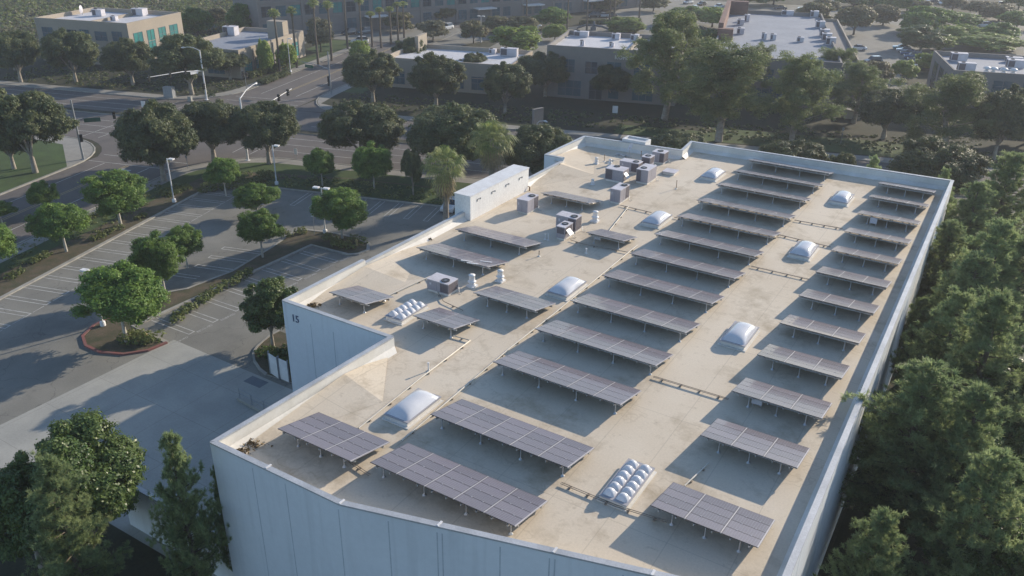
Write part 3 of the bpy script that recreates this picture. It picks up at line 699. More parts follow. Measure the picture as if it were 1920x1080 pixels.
for s_ in (-74.2, -71.2): rmk += [[ST(s_, 107.6), ST(s_, 120.)]]
for s_ in (-99, -102.): rmk += [[ST(s_, 108), ST(s_, 120.6)], [ST(s_, 123), ST(s_, 133)]]
for t_ in (104.6, 101.4): rmk += [[ST(-91.8, t_-4), ST(-77.2, t_-4)]]
for t_ in (137.5, 140.6): rmk += [[ST(-94.5, t_), ST(-79.5, t_)]]
rmk += [[ST(-81.2, 60), ST(-81.2, 97)], [ST(-88.8, -20), ST(-88.8, 97)], [ST(-83.4, 144), ST(-83.4, 240)], [ST(-91, 144), ST(-91, 240)]]
paint('road_lines', rmk, .12, .0075)
paint('road_lines', [[ST(-85., -30), ST(-85., 97)], [ST(-84.6, -30), ST(-84.6, 97)], [ST(-87.2, 144), ST(-87.2, 250)], [ST(-86.8, 144), ST(-86.8, 250)]], .1, .008, 'paint_yellow')
# turn arrow on the side street
ax, ay = G(235, 323)
mb = MB(); arrow = [(-.1, -1.4), (.1, -1.4), (.1, .5), (1., .5), (1., .95), (1.8, .3), (1., -.35), (1., .1), (.35, .1), (.35, -1.4)]
poly = [(-.18, -1.5), (.18, -1.5), (.18, .3), (-.18+.0, .3)]
def arrow_mesh(cx, cy, ang, k=1.):
    m_ = MB(); parts = ([(-.18, -1.5), (.18, -1.5), (.18, .55), (-.18, .55)], [(-1.0, .55), (.18, .55), (.18, .95), (-1.0, .95)], [(-1.0, .1), (-1.0, 1.4), (-1.9, .75)])
    for z_, q in enumerate(parts):
        m_.add([(cx+k*(x*cos(ang)-y*sin(ang)), cy+k*(x*sin(ang)+y*cos(ang)), .0085+.0005*z_) for x, y in q], [tuple(range(len(q)))][:1], 0)
        a = sum(q[i-1][0]*q[i][1]-q[i][0]*q[i-1][1] for i in range(len(q)))
        if a < 0: m_.f[-1] = m_.f[-1][::-1]
    return tag(m_.build('road_arrow', ['paint']), kind='structure')
arrow_mesh(ax, ay, ROADANG, 1.1)
for s_ in (-60,): arrow_mesh(*ST(s_, 119), ROADANG+pi/2, 1.)
# RESERVED lettering at the mouths of the right-hand stalls
for k in range(9):
    y = 40.0+2.755*k
    o = text('RESERVED', .42, 'stall_lettering', 'paint', None, (-59.45, y-.95, .008), (0, 0, pi/2), 0, sx=.92); tag(o, kind='structure')

# ================================================================== FOLIAGE
def leafmat(k, a, b, tr=.3, rough=.55, sc_=.55): dm(k, a, b, sc_, rough, fine=.35, fscale=3.5, trans=tr, coords='obj', rand=.14, spec=.35, contrast=(.38, .62), detail=3)
leafmat('leaf_dark', (.075, .105, .045), (.15, .17, .07), .38)
leafmat('leaf_lot', (.1, .19, .04), (.19, .29, .06), .45)
leafmat('leaf_euc', (.14, .19, .075), (.23, .27, .11), .48)
leafmat('leaf_pine', (.19, .26, .12), (.33, .39, .18), .52)
leafmat('leaf_glossy', (.065, .115, .035), (.13, .18, .05), .35, .4)
leafmat('leaf_lime', (.2, .28, .055), (.27, .35, .08), .45)
leafmat('leaf_grey', (.18, .18, .11), (.23, .22, .13), .35)
leafmat('leaf_russet', (.18, .155, .085), (.19, .2, .09), .38)
leafmat('palm_green', (.18, .25, .07), (.32, .34, .13), .45)
leafmat('palm_dead', (.32, .26, .15), (.2, .17, .1), .3)
leafmat('leaf_hedge', (.11, .15, .045), (.2, .23, .075), .35)
dm('bark', (.16, .13, .1), (.1, .085, .07), 2, .9, coords='obj')
dm('bark_pale', (.36, .33, .28), (.2, .17, .14), 1.5, .8, coords='obj')
dm('bark_white', (.5, .48, .43), (.36, .33, .28), 1.5, .8, coords='obj')

def unit(v): return v/(np.linalg.norm(v, axis=-1, keepdims=True)+1e-9)
def leaf_mesh(name, P, N, size, mtl, rng, asp=.5, tri=False):
    k = len(P); T = unit(np.cross(N, rng.randn(k, 3))); B = np.cross(N, T)
    s = size*(.65+.7*rng.rand(k, 1))
    if tri: V = np.stack([P-B*s*asp*.5, P+B*s*asp*.5, P+T*s], 1); c = 3
    else: V = np.stack([P-T*s*.5, P+B*s*asp*.5, P+T*s*.5, P-B*s*asp*.5], 1); c = 4
    me = bpy.data.meshes.new(name); n_ = k*c
    me.vertices.add(n_); me.vertices.foreach_set('co', V.reshape(-1).astype(np.float32))
    me.loops.add(n_); me.loops.foreach_set('vertex_index', np.arange(n_, dtype=np.int32))
    me.polygons.add(k); me.polygons.foreach_set('loop_start', np.arange(0, n_, c, dtype=np.int32)); me.polygons.foreach_set('loop_total', np.full(k, c, dtype=np.int32))
    me.materials.append(MT[mtl]); me.update(calc_edges=True); return me
def lobes_crown(rng, cz, R, RZ_, nl, lr, fill=.25):
    "lobe centres spread over an uneven ellipsoid shell, some inside, a few small sprays standing out"
    d = unit(rng.randn(nl*3, 3)); d = d[d[:, 2] > -.8][:nl]; n = len(d)
    bumps = unit(rng.randn(7, 3)); amp = rng.uniform(-.26, .2, 7); f = 1+(np.clip(d@bumps.T, 0, 1)**3*amp).sum(1)
    rr = np.where(rng.rand(n) < fill, .3+.3*rng.rand(n), .66+.34*rng.rand(n))*f
    L = d*rr[:, None]*np.array([R, R, RZ_]); r = lr*(.55+.75*rng.rand(n))
    e = unit(rng.randn(nl, 3)); e = e[e[:, 2] > -.35][:nl//2]; m = len(e); fe = 1+(np.clip(e@bumps.T, 0, 1)**3*amp).sum(1)
    L = np.concatenate([L, e*(fe*(1.02+.2*rng.rand(m)))[:, None]*np.array([R, R, RZ_])]); r = np.concatenate([r, lr*(.28+.22*rng.rand(m))])
    L[:, 2] += cz
    return L, r
def scatter(rng, L, r, per, jit, up=.5, zs=.8, cz=0, inner=.25):
    P = []; N = []
    for c_, rr in zip(L, r):
        m = int(per*1.6*(rr/np.mean(r))**2); d = unit(rng.randn(m, 3)); d[:, 2] = np.where(d[:, 2] < -.7, -d[:, 2]*.6, d[:, 2]); d = unit(d)
        # clump the shell: keep directions near random seeds
        seeds = unit(rng.randn(14, 3)); k = (d@seeds.T).max(1); d = d[k > .76]; m = len(d)
        q = 9; d = d[:max(1, m//q)]; m = len(d)      # twigs, each carrying a tuft of leaves
        rad = rr*np.where(rng.rand(m) < inner, .4+.4*rng.rand(m), .78+.36*rng.rand(m)**1.5)
        tw = c_+d*rad[:, None]*np.array([1, 1, zs]); D = np.repeat(d, q, 0); off = rng.randn(m*q, 3)*jit*np.array([1, 1, .75])
        P.append(np.repeat(tw, q, 0)+off); N.append(unit(D*.8+unit(off)*.5+np.array([0, 0, up])+rng.randn(m*q, 3)*.5))
    return np.concatenate(P), np.concatenate(N)
def limbs(rng, mb, L, base, fork, r0, mi=0, frac=.75, nl=12):
    f = np.array([*base, 0.]) if len(base) == 2 else np.array(base, float)
    top = np.array([f[0], f[1], fork])
    mb.tube([f-np.array([0, 0, .1]), f*.4+top*.6, top], [r0*1.25, r0, r0*.85], mi, 8, cap=False)
    idx = rng.permutation(int(len(L)*.66))[:nl]
    for i in idx:
        e = top+(L[i]-top)*frac; m1 = top*.6+e*.4+np.array([0, 0, .12*np.linalg.norm(e-top)])+rng.randn(3)*.12
        mb.tube([top-np.array([0, 0, .05]), m1, e], [r0*.5, r0*.33, r0*.1], mi, 5, cap=False)
def tree_proto(kind, seed):
    rng = RS(seed); tr = MB()
    if kind == 'camphor':   # broad, dark, forked street tree: 10 m wide, 10 m high
        L, r = lobes_crown(rng, 5.9, 3.9, 3.1, 50, 1.3, .35); P, N = scatter(rng, L, r, 1150, .15, .4); limbs(rng, tr, L, (0, 0), 1.8, .3, nl=10)
        return ('leaf_dark', leaf_mesh('crown', P, N, .25, 'leaf_dark', rng, .6), tr.mesh('trunk', ['bark_pale']), 10, 10)
    if kind == 'lot':       # round bright car-park tree: 5.4 wide, 6.6 high
        L, r = lobes_crown(rng, 4.0, 1.95, 1.95, 42, .85, .35); P, N = scatter(rng, L, r, 860, .11, .4); limbs(rng, tr, L, (0, 0), 1.9, .11, nl=8)
        return ('leaf_lot', leaf_mesh('crown', P, N, .18, 'leaf_lot', rng, .55), tr.mesh('trunk', ['bark_white']), 5.4, 6.6)
    if kind in ('magnolia', 'magnolia_near'):
        k = kind == 'magnolia_near'
        L, r = lobes_crown(rng, 5.6, 3.1, 3.4, 34, 1.25); P, N = scatter(rng, L, r, 2300 if k else 1000, .13, .4); limbs(rng, tr, L, (0, 0), 2., .22, nl=10)
        return ('leaf_glossy', leaf_mesh('crown', P, N, .2 if k else .26, 'leaf_glossy', rng, .55), tr.mesh('trunk', ['bark_pale']), 8.4, 9.6)
    if kind == 'euc':       # tall, airy, hanging foliage: 10 wide, 17 high
        L = []; nb = 26
        for i in range(nb):
            z = 4.6+11.4*(i/nb)**.95; a = i*2.4+rng.rand(); R = (4.3 if z < 12.5 else 4.3*(17.3-z)/4.8)*(.3+.75*rng.rand()); L.append([R*cos(a), R*sin(a), z])
        L += [[.3, .2, 15.6], [-.6, .5, 14.4], [.2, -.4, 12.6], [0, 0, 10.6]]
        L = np.array(L); r = np.full(len(L), 1.55)*(.7+.5*rng.rand(len(L)))
        sub = np.concatenate([L+rng.randn(len(L), 3)*.75 for _ in range(5)]); rs = np.full(len(sub), .85)*(.6+.7*rng.rand(len(sub)))
        P, N = scatter(rng, sub, rs, 330, .16, .1, 1.25, inner=.4)
        lean = rng.randn(2)*.5
        mid = np.array([lean[0], lean[1], 8.]); top = np.array([lean[0]*1.6, lean[1]*1.6, 14.5])
        tr.tube([(0, 0, -.1), (lean[0]*.4, lean[1]*.4, 4), mid, top], [.42, .33, .24, .07], 0, 8, cap=False)
        for i in rng.permutation(len(L))[:14]:
            z = max(3.2, L[i][2]-3.2); f = min(1, z/14.5); s_ = np.array([lean[0]*f*1.6, lean[1]*f*1.6, z]); m1 = s_*.5+L[i]*.5+rng.randn(3)*.35
            tr.tube([s_, m1, L[i]], [.14, .09, .03], 0, 5, cap=False)
        return ('leaf_euc', leaf_mesh('crown', P, N, .26, 'leaf_euc', rng, .36), tr.mesh('trunk', ['bark_pale']), 10, 17)
    if kind in ('pine', 'pine_far'):
        near = kind == 'pine'; H = 14.; P = []; N = []; D = []
        tr.tube([(0, 0, -.1), (.1, 0, 5), (-.05, .1, 10), (0, 0, H-.4)], [.3, .24, .14, .04], 0, 8, cap=False)
        z = 1.8; i = 0
        while z < H-.3:
            u = (z-1.8)/(H-1.8); R = 4.3*(1-u)**.62*(.75+.5*rng.rand())*(.62+.38*min(1, u*4)); nb = int(6-2*u)
            for k in range(nb):
                a = i*1.1+k*2*pi/nb+rng.rand()*.7; R1 = max(.35, R*(.45+.75*rng.rand())); e = np.array([R1*cos(a), R1*sin(a), z+R1*.42+.25*rng.rand()])
                s_ = np.array([0, 0, z]); m1 = s_*.5+e*.5+np.array([0, 0, -.12*R1])
                if near or k % 2 == 0: tr.tube([s_, m1, e], [.05, .035, .012], 0, 4, cap=False)
                nt_ = int(5+R1*6.5)
                for q in range(nt_):
                    f = .3+.72*rng.rand(); p_ = (s_*(1-f)**2+2*m1*f*(1-f)+e*f*f) if f < 1 else e
                    c_ = p_+rng.randn(3)*np.array([.2, .2, .13])*(.6+R1*.28); P.append(c_); D.append(unit(np.array([cos(a)*.55, sin(a)*.55, .75])+rng.randn(3)*.35))
            z += .4+.16*rng.rand(); i += 1
        P = np.array(P); D = np.array(D); m = 34 if near else 14
        dirs = unit(np.repeat(D, m, 0)*.75+rng.randn(len(P)*m, 3)*.62); base = np.repeat(P, m, 0)+rng.randn(len(P)*m, 3)*.045
        s = (.3 if near else .36)*(.7+.5*rng.rand(len(base), 1)); side = unit(np.cross(dirs, rng.randn(len(base), 3)))*(.019 if near else .035)
        V = np.stack([base-side, base+side, base+dirs*s+side*.4, base+dirs*s-side*.4], 1); k = len(base); n_ = k*4
        me = bpy.data.meshes.new('crown'); me.vertices.add(n_); me.vertices.foreach_set('co', V.reshape(-1).astype(np.float32))
        me.loops.add(n_); me.loops.foreach_set('vertex_index', np.arange(n_, dtype=np.int32)); me.polygons.add(k)
        me.polygons.foreach_set('loop_start', np.arange(0, n_, 4, dtype=np.int32)); me.polygons.foreach_set('loop_total', np.full(k, 4, dtype=np.int32)); me.materials.append(MT['leaf_pine']); me.update(calc_edges=True)
        return ('leaf_pine', me, tr.mesh('trunk', ['bark']), 8.2, 14)
    if kind in ('round', 'lime', 'grey', 'russet'):   # far rounded trees and big shrubs
        m_ = {'round': 'leaf_lot', 'lime': 'leaf_lime', 'grey': 'leaf_grey', 'russet': 'leaf_russet'}[kind]
        L, r = lobes_crown(rng, 3.1, 2.2, 2.1, 26, 1.05); P, N = scatter(rng, L, r, 420, .14, .4); limbs(rng, tr, L, (0, 0), 1.1, .14, nl=7)
        return (m_, leaf_mesh('crown', P, N, .34, m_, rng, .6), tr.mesh('trunk', ['bark']), 6.4, 6.2)
    if kind in ('fan_palm', 'sky_palm'):
        big = kind == 'fan_palm'; H = 7.2 if big else 14.; cr = 2.1 if big else 1.15; g = MB(); dd = MB()
        tr.tube([(0, 0, -.1), (.1, 0, H*.5), (0, 0, H)], [.36 if big else .26, .25 if big else .2, .22 if big else .16], 0, 10, cap=False)
        def fan(mb_, a, el, ln, w_, droop, nleaf, hub):
            d = np.array([cos(a)*cos(el), sin(a)*cos(el), sin(el)]); s_ = np.array([0, 0, hub]); c_ = s_+d*ln*.55
            mb_.tube([s_, c_], .022 if big else .03, 0, 3, cap=False)
            side = unit(np.cross(d, np.array([0, 0, 1.]))); up = np.cross(side, d)
            for q in range(nleaf):
                t = (q/(nleaf-1)-.5)*2; an = t*1.45; dir_ = d*cos(an)+side*sin(an); L1 = ln*.62*(1-.25*abs(t))
                m1 = c_+dir_*L1*.6+up*.03; e = c_+dir_*L1+np.array([0, 0, -droop*L1]); wv = np.cross(dir_, up)*w_
                mb_.add([c_, m1-wv, e, m1+wv], [(0, 1, 2, 3)], 0)
        nf = 46 if big else 30; rng2 = rng
        for k in range(nf):
            el = 1.35-2.0*(k/nf)**1.0+rng2.randn()*.12; fan(g, k*2.4, el, cr*(.9+.25*rng2.rand()), .05 if big else .07, .45+.2*rng2.rand(), 13 if big else 7, H-.1)
        for k in range(40 if big else 12):
            fan(dd, k*2.4+.5, -.75-.7*rng2.rand(), cr*(.7+.3*rng2.rand())*(1 if big else .7), .05, .5, 9 if big else 6, H-.35-(1.6 if big else .5)*rng2.rand())
        return ('palm', g.mesh('crown', ['palm_green']), tr.mesh('trunk', ['bark_pale' if big else 'bark']), cr*2.6, H+cr*.75, dd.mesh('dead_fronds', ['palm_dead']))
_protos = {}
NVAR = {'camphor': 4, 'lot': 4, 'magnolia': 1, 'magnolia_near': 2, 'euc': 4, 'pine': 4, 'pine_far': 2, 'round': 3, 'lime': 2, 'grey': 1, 'russet': 2, 'fan_palm': 2, 'sky_palm': 3}
_cnt = {}
KIND = {'camphor': ('broad_tree', 'tree'), 'lot': ('round_tree', 'tree'), 'magnolia': ('broadleaf_tree', 'tree'), 'magnolia_near': ('broadleaf_tree', 'tree'), 'euc': ('eucalyptus_tree', 'tree'), 'pine': ('pine_tree', 'pine tree'),
        'pine_far': ('pine_tree', 'pine tree'), 'round': ('round_tree', 'tree'), 'lime': ('round_tree', 'tree'), 'grey': ('olive_tree', 'tree'), 'russet': ('thin_tree', 'tree'), 'fan_palm': ('fan_palm', 'palm'), 'sky_palm': ('tall_palm', 'palm')}
def tree(kind, x, y, h, wd, label, group, z=.1, rz=None):
    v = _cnt.get(kind, 0); _cnt[kind] = v+1; key = (kind, v % NVAR[kind])
    if key not in _protos: _protos[key] = tree_proto(kind, 100*hash(kind.encode()) % 97+17*key[1]+len(kind)) if False else tree_proto(kind, sum(map(ord, kind))+17*key[1])
    p_ = _protos[key]; nm, cat = KIND[kind]
    t = thing(nm, label, cat, (x, y, z), (v*2.39996) % 6.28 if rz is None else rz, group)
    t.scale = (wd/p_[3], wd/p_[3], h/p_[4])
    link('crown', p_[1], t); link('trunk', p_[2], t)
    if len(p_) > 5: link('dead_fronds', p_[5], t)
    return t
def tpx(kind, base, x0, x1, ytop, label, group, k=1.):
    X, Y = G(*base); h = height(base[0], base[1], ytop)*.97; wd = (x1-x0)*depth(X, Y, h*.6)/FPX*k*1.1; h *= 1.03
    return tree(kind, X, Y, h, wd, label, group)
def ttop(kind, cx, ytop, h, wpx, label, group):
    "crown top seen at this pixel, trunk hidden: stand it where a tree h metres tall would reach that pixel"
    X, Y = G(cx, ytop, h*.98); X += .7 if (kind == 'pine' and X > -4 and Y > 34) else 0; return tree(kind, X, Y, h, wpx*(1.3 if kind == 'pine' and cx > 1600 else 1.15)*depth(X, Y, h*.6)/FPX, label, group)
g1 = 'dark broad trees along the near side of the main road'
tpx('camphor', (67, 325), -8, 138, 152, 'big dark broad tree on the lawn at the left edge, by the street corner', g1)
tpx('camphor', (27, 318), -60, 50, 190, 'pale-trunked tree cut by the left photo edge, beside the big corner tree', g1)
tpx('camphor', (308, 340), 205, 345, 192, 'dark broad tree with a leaning trunk, left of three touching crowns', g1)
tpx('camphor', (402, 302), 325, 458, 186, 'dark broad tree in the middle of three touching crowns', g1)
tpx('camphor', (505, 308), 450, 570, 182, 'dark broad tree on the right of three touching crowns', g1)
tpx('camphor', (682, 312), 598, 745, 190, 'dark broad tree with an open forked trunk left of the two fan palms', g1)
tpx('camphor', (857, 330), 762, 935, 198, 'large dark broad tree behind the two fan palms', g1)
tpx('camphor', (1012, 352), 972, 1108, 232, 'dark broad tree just left of the warehouse back corner', g1)
tpx('camphor', (1262, 330), 1205, 1330, 243, 'dark tree whose pale top shows over the middle of the back parapet', g1)
tpx('camphor', (1480, 352), 1425, 1545, 262, 'dark tree showing over the back parapet beside the small lawn', g1)
tpx('camphor', (1735, 385), 1655, 1815, 262, 'large dark tree rising behind the far right corner of the warehouse', g1)
tpx('camphor', (1570, 360), 1545, 1600, 285, 'small tree top peeking over the back parapet', g1)
g2 = 'dark broad trees along the far side of the main road'
for b, x0, x1, yt, lb in (((40, 155), -10, 78, 50, 'dark tree at the left edge in front of the office block with the sign'), ((143, 155), 85, 176, 53, 'dark tree in front of the shaded face of the top left office block'),
                          ((250, 160), 200, 292, 72, 'dark tree with a thin trunk behind the long signal arm'), ((360, 178), 292, 412, 60, 'wide dark tree with a pale split trunk beside the signal pole'),
                          ((432, 150), 395, 470, 92, 'green tree against the corner of the sunlit office wall'), ((700, 192), 645, 745, 93, 'dark round tree at the street corner left of the low white roof'),
                          ((818, 203), 765, 868, 100, 'dark tree with a forked trunk in front of the low white roof'), ((772, 140), 738, 802, 68, 'small dark tree standing against the low white roof'),
                          ((890, 160), 862, 922, 95, 'slim dark tree overlapping the low white roof'), ((947, 214), 903, 990, 116, 'dark tree at the right end of the low white roof'),
                          ((1022, 182), 972, 1065, 97, 'very dark tree left of the shaded grey office wall'), ((1145, 190), 1105, 1185, 118, 'very dark tree in front of the shaded office with letters'),
                          ((1655, 262), 1592, 1720, 160, 'dark mass of a tree right of the ragged pale tree'), ((1862, 300), 1815, 1925, 160, 'dark tree at the right edge below the dark-fronted office roof'),
                          ((1925, 270), 1885, 1990, 185, 'dark tree cut off by the right edge of the photo'), ((28, 132), -30, 20, 60, 'dark tree crown cut by the top left photo edge')):
    tpx('camphor', b, x0, x1, yt, lb, g2)
g3 = 'eucalyptus trees beyond the main road'
for b, x0, x1, yt, lb in (((1245, 226), 1178, 1322, 30, 'tallest eucalyptus, hiding the end of the office with letters'), ((1347, 266), 1290, 1452, 88, 'wide eucalyptus with bare white branches over the back parapet'),
                          ((1484, 264), 1448, 1560, 112, 'leaning eucalyptus with a sunlit bare trunk'), ((1600, 232), 1545, 1640, 128, 'ragged sparse eucalyptus in front of the sign and shade shelter'),
                          ((1772, 292), 1700, 1845, 142, 'broad eucalyptus in front of the dark-fronted office at right'), ((1560, 190), 1520, 1600, 96, 'thin eucalyptus overlapping the corner of the large grey roof'),
                          ((1415, 195), 1395, 1450, 92, 'small eucalyptus below the large grey roof')):
    tpx('euc', b, x0, x1, yt-6, lb, g3, 1.08)
g4 = 'round bright trees around the car park'
for b, x0, x1, yt, lb in (((227, 424), 158, 270, 322, 'round tree on the bare strip between street and car park, farther one'), ((125, 473), 62, 168, 378, 'round tree on the bare strip, in front of the street sidewalk'),
                          ((-12, 520), -60, 40, 415, 'round tree cut off by the left edge of the photo'), ((310, 552), 248, 342, 438, 'round tree with a white trunk in the middle island'),
                          ((352, 503), 312, 382, 426, 'round tree behind the white-trunked one in the middle island'), ((493, 484), 446, 528, 394, 'round tree at the far end of the middle island'),
                          ((483, 405), 442, 525, 344, 'round tree by the kerb behind the middle island'), ((238, 642), 145, 298, 505, 'wide tree filling the red-kerbed end of the island'),
                          ((642, 448), 588, 690, 356, 'round tree in the second red-kerbed island near the warehouse'), ((424, 368), 392, 455, 293, 'small light tree in the terraced hedge bed'),
                          ((605, 350), 578, 634, 280, 'small dark tree on the shaded verge near the road'), ((702, 355), 662, 734, 268, 'two-toned tree on the verge left of the fan palm'),
                          ((88, 402), 55, 110, 342, 'wispy tree over the street behind the front round tree'), ((5, 420), -25, 30, 380, 'wispy tree at the left edge beside the street')):
    tpx('lot', b, x0, x1, yt, lb, g4)
tpx('magnolia', (512, 650), 448, 552, 527, 'glossy dark tree growing against the wall with the number 15', None)
tpx('camphor', (775, 368), 757, 800, 272, 'dark shrubby tree just left of the nearer fan palm', g1)
tpx('fan_palm', (836, 425), 780, 868, 283, 'shaggy fan palm in front, beside the white parapet box', 'fan palms beside the warehouse', 1.1)
tpx('fan_palm', (922, 376), 868, 954, 234, 'shaggy fan palm behind, nearer the road', 'fan palms beside the warehouse', 1.2)
# tall thin palms
for k, (bx, by, tx, ty, lb) in enumerate(((525, 135, 514, 17, 'tall thin palm before the low office, leftmost of the street palms'), (557, 128, 547, 13, 'tall thin palm before the low office, second from the left'),
        (597, 123, 588, -3, 'tall thin palm on the bright lawn, left of a pair'), (622, 114, 612, 2, 'tall thin palm on the bright lawn, right of a pair'), (652, 92, 644, -22, 'thin palm running out of the photo top, behind the corner'),
        (679, 96, 672, -6, 'thin palm beside the white car, reaching the photo top'), (698, 88, 692, 22, 'shorter palm right of the white car'), (715, 90, 712, 14, 'palm in the middle of the group behind the corner tree'),
        (733, 83, 729, 13, 'palm behind the small dark tree, green bushy head'), (747, 78, 746, 4, 'palm behind the small dark tree, left of a close pair'), (758, 72, 756, 3, 'palm behind the small dark tree, right of a close pair'),
        (1063, 57, 1058, -25, 'palm trunk rising left of the plaza behind the lettered office'), (1100, 58, 1094, -30, 'palm trunk rising beside the plaza sculpture'), (1142, 42, 1136, -30, 'palm trunk in the far hedge, left of a pair'),
        (1151, 42, 1148, -28, 'palm trunk in the far hedge, right of a pair'), (1198, 39, 1193, -30, 'palm trunk left of the tallest eucalyptus'), (986, 60, 980, -18, 'thin palm trunk before the long far office'))):
    X, Y = G(bx, by); h = height(bx, by, ty); tree('sky_palm', X, Y, max(8, h), 3.4, lb, 'tall thin palms along the far street', .12)
# pines close to the camera
gp = 'pines close to the warehouse'
for cx, yt, h, wp, lb in ((88, 868, 11.5, 175, 'pine with a pointed top in the bottom left corner'), (318, 822, 12.2, 128, 'slim pine rising before the front left wall of the warehouse'),
                          (406, 880, 8.6, 62, 'small pine leader touching the left end of the blue wall'),
                          (1722, 690, 13., 250, 'largest pine beside the right wall, nearest the camera'), (1632, 962, 11, 165, 'low pine at the bottom edge beside the right wall'),
                          (1815, 730, 13, 190, 'pine right of the largest one, partly behind it'), (1785, 545, 13, 150, 'pine halfway along the right wall, leaning out over it'), (1852, 560, 14.5, 200, 'pine halfway back at the right photo edge'),
                          (1890, 292, 13.5, 150, 'pine with a tall pointed top at the far right'), (1822, 345, 12., 110, 'pine with a pale top behind the far right roof corner'), (1775, 352, 9.5, 80, 'small pine just outside the far right roof corner'),
                          (1770, 420, 11, 120, 'pine beside the far end of the right wall'), (1862, 420, 14, 160, 'tall pine in the middle of the right-hand pine belt'), (1818, 480, 12.5, 150, 'pine behind the halfway pine in the belt'),
                          (1925, 430, 13, 150, 'pine cut off by the right edge, middle of the photo'), (1640, 300, 10.5, 50, 'small pine top over the back parapet, left of the big dark tree'), (1845, 850, 12.5, 210, 'pine in the bottom right, behind the largest one'),
                          (1712, 560, 8., 80, 'low pine hugging the right wall'), (1775, 320, 10.5, 45, 'narrow pale pine top behind the far right corner')):
    ttop('pine', cx, yt, h, wp, lb, gp)
ttop('magnolia_near', 118, 822, 9.6, 235, 'dense glossy tree behind the pine in the bottom left', 'glossy broadleaf trees near the camera')
ttop('magnolia_near', 15, 862, 8.2, 170, 'glossy tree at the left edge near the bottom', 'glossy broadleaf trees near the camera')
ttop('magnolia_near', 1890, 690, 9.5, 190, 'glossy dark tree at the right edge beside the east car park', 'glossy broadleaf trees near the camera')
ttop('magnolia_near', 1900, 850, 9.0, 200, 'glossy dark tree in the bottom right corner', 'glossy broadleaf trees near the camera')
ttop('magnolia_near', 1880, 985, 8.0, 200, 'glossy tree at the bottom edge on the far right', 'glossy broadleaf trees near the camera')
ttop('magnolia_near', 1755, 440, 7.5, 110, 'broad green tree outside the far part of the right wall', 'glossy broadleaf trees near the camera')
# far trees and big shrubs
far = [('round', 372, 72, 345, 402, 20), ('round', 458, 62, 432, 482, 12), ('grey', 602, 98, 580, 625, 40), ('lime', 676, 118, 655, 690, 80), ('grey', 812, 76, 785, 832, 45), ('russet', 888, 82, 855, 900, 44), ('lime', 968, 98, 925, 1000, 56),
       ('lime', 1040, 78, 1028, 1066, 50), ('russet', 930, 62, 905, 955, 36), ('russet', 980, 66, 958, 1012, 38), ('round', 1035, 55, 1005, 1062, 22), ('lime', 1170, 62, 1138, 1200, 40), ('round', 1285, 48, 1240, 1300, 18), ('lime', 1335, 52, 1300, 1358, 18),
       ('russet', 1525, 55, 1500, 1560, 8), ('russet', 1600, 66, 1560, 1620, 15), ('russet', 1655, 48, 1640, 1692, 14), ('round', 1715, 66, 1672, 1730, 28), ('round', 1740, 62, 1700, 1780, 20), ('magnolia', 1725, 97, 1697, 1766, 60), ('lime', 1800, 80, 1770, 1840, 55),
       ('round', 1868, 84, 1838, 1900, 50), ('lime', 1850, 95, 1800, 1900, 70), ('lime', 1760, 95, 1750, 1800, 72), ('round', 1795, 52, 1765, 1832, 32), ('russet', 1835, 32, 1815, 1868, 8), ('russet', 1872, 40, 1850, 1910, 14), ('round', 1905, 55, 1880, 1935, 28),
       ('round', 1660, 18, 1640, 1690, -5), ('round', 1600, 15, 1570, 1630, -8), ('russet', 1545, 30, 1530, 1570, 2), ('lime', 1690, 150, 1665, 1706, 118), ('lime', 1745, 135, 1725, 1772, 105), ('russet', 1640, 160, 1615, 1665, 120), ('grey', 1580, 175, 1555, 1610, 135),
       ('round', 290, 78, 262, 312, 38), ('russet', 412, 50, 398, 430, 22), ('russet', 750, 60, 728, 775, 28), ('russet', 828, 42, 800, 850, 18), ('round', 790, 22, 768, 795, -10), ('grey', 1300, 90, 1285, 1340, 55), ('round', 1330, 100, 1310, 1362, 62), ('russet', 1130, 20, 1105, 1160, -8),
       ('russet', 1060, 20, 1040, 1085, -5), ('russet', 1225, 22, 1205, 1250, -8), ('round', 1400, 12, 1380, 1440, -14), ('round', 1450, 10, 1430, 1490, -16), ('russet', 560, 22, 535, 590, -14), ('round', 1700, 22, 1690, 1735, -2), ('russet', 1725, 30, 1710, 1750, 8), ('russet', 1785, 22, 1770, 1810, -2), ('round', 1909, 18, 1890, 1935, -8),
       ('lime', 540, 132, 528, 560, 84), ('lime', 500, 140, 488, 512, 80), ('lime', 275, 100, 262, 290, 38), ('round', 335, 70, 320, 348, 38)]
DESC = {'round': 'round green tree', 'lime': 'bright lime bushy tree', 'grey': 'grey-leaved tree', 'russet': 'brownish thin tree', 'magnolia': 'very dark dense tree'}
def where(x, y):
    if x < 330: return 'by the top left office block'
    if x < 660: return 'around the low sunlit office'
    if x < 870: return 'behind the low white roof, near the palms'
    if x < 1080: return 'in the lot behind the low white roof'
    if x < 1250: return 'on the plaza behind the lettered office'
    if x < 1345: return 'between the tallest eucalyptus and the brick-edged roof'
    if x < 1560: return 'beyond the large grey roof'
    if x < 1640: return 'right of the large grey roof'
    if x < 1700: return 'by the lane right of the large grey roof'
    if x < 1780: return 'behind the row of parked cars'
    return 'above the dark-fronted office at the right'
_w = {}
for kd, bx, by, x0, x1, yt in far: _w.setdefault((kd, where(bx, by)), []).append(bx)
for kd, bx, by, x0, x1, yt in far:
    l_ = sorted(_w[(kd, where(bx, by))]); i = l_.index(bx); q = ''
    if len(l_) > 1: q = (ORD[i]+' from the left')+', '
    lb = (q and DESC[kd]+', '+q+where(bx, by)) or DESC[kd]+' '+where(bx, by)
    tpx(kd, (bx, by), x0, x1, yt-8, lb, 'background trees', 1.25)

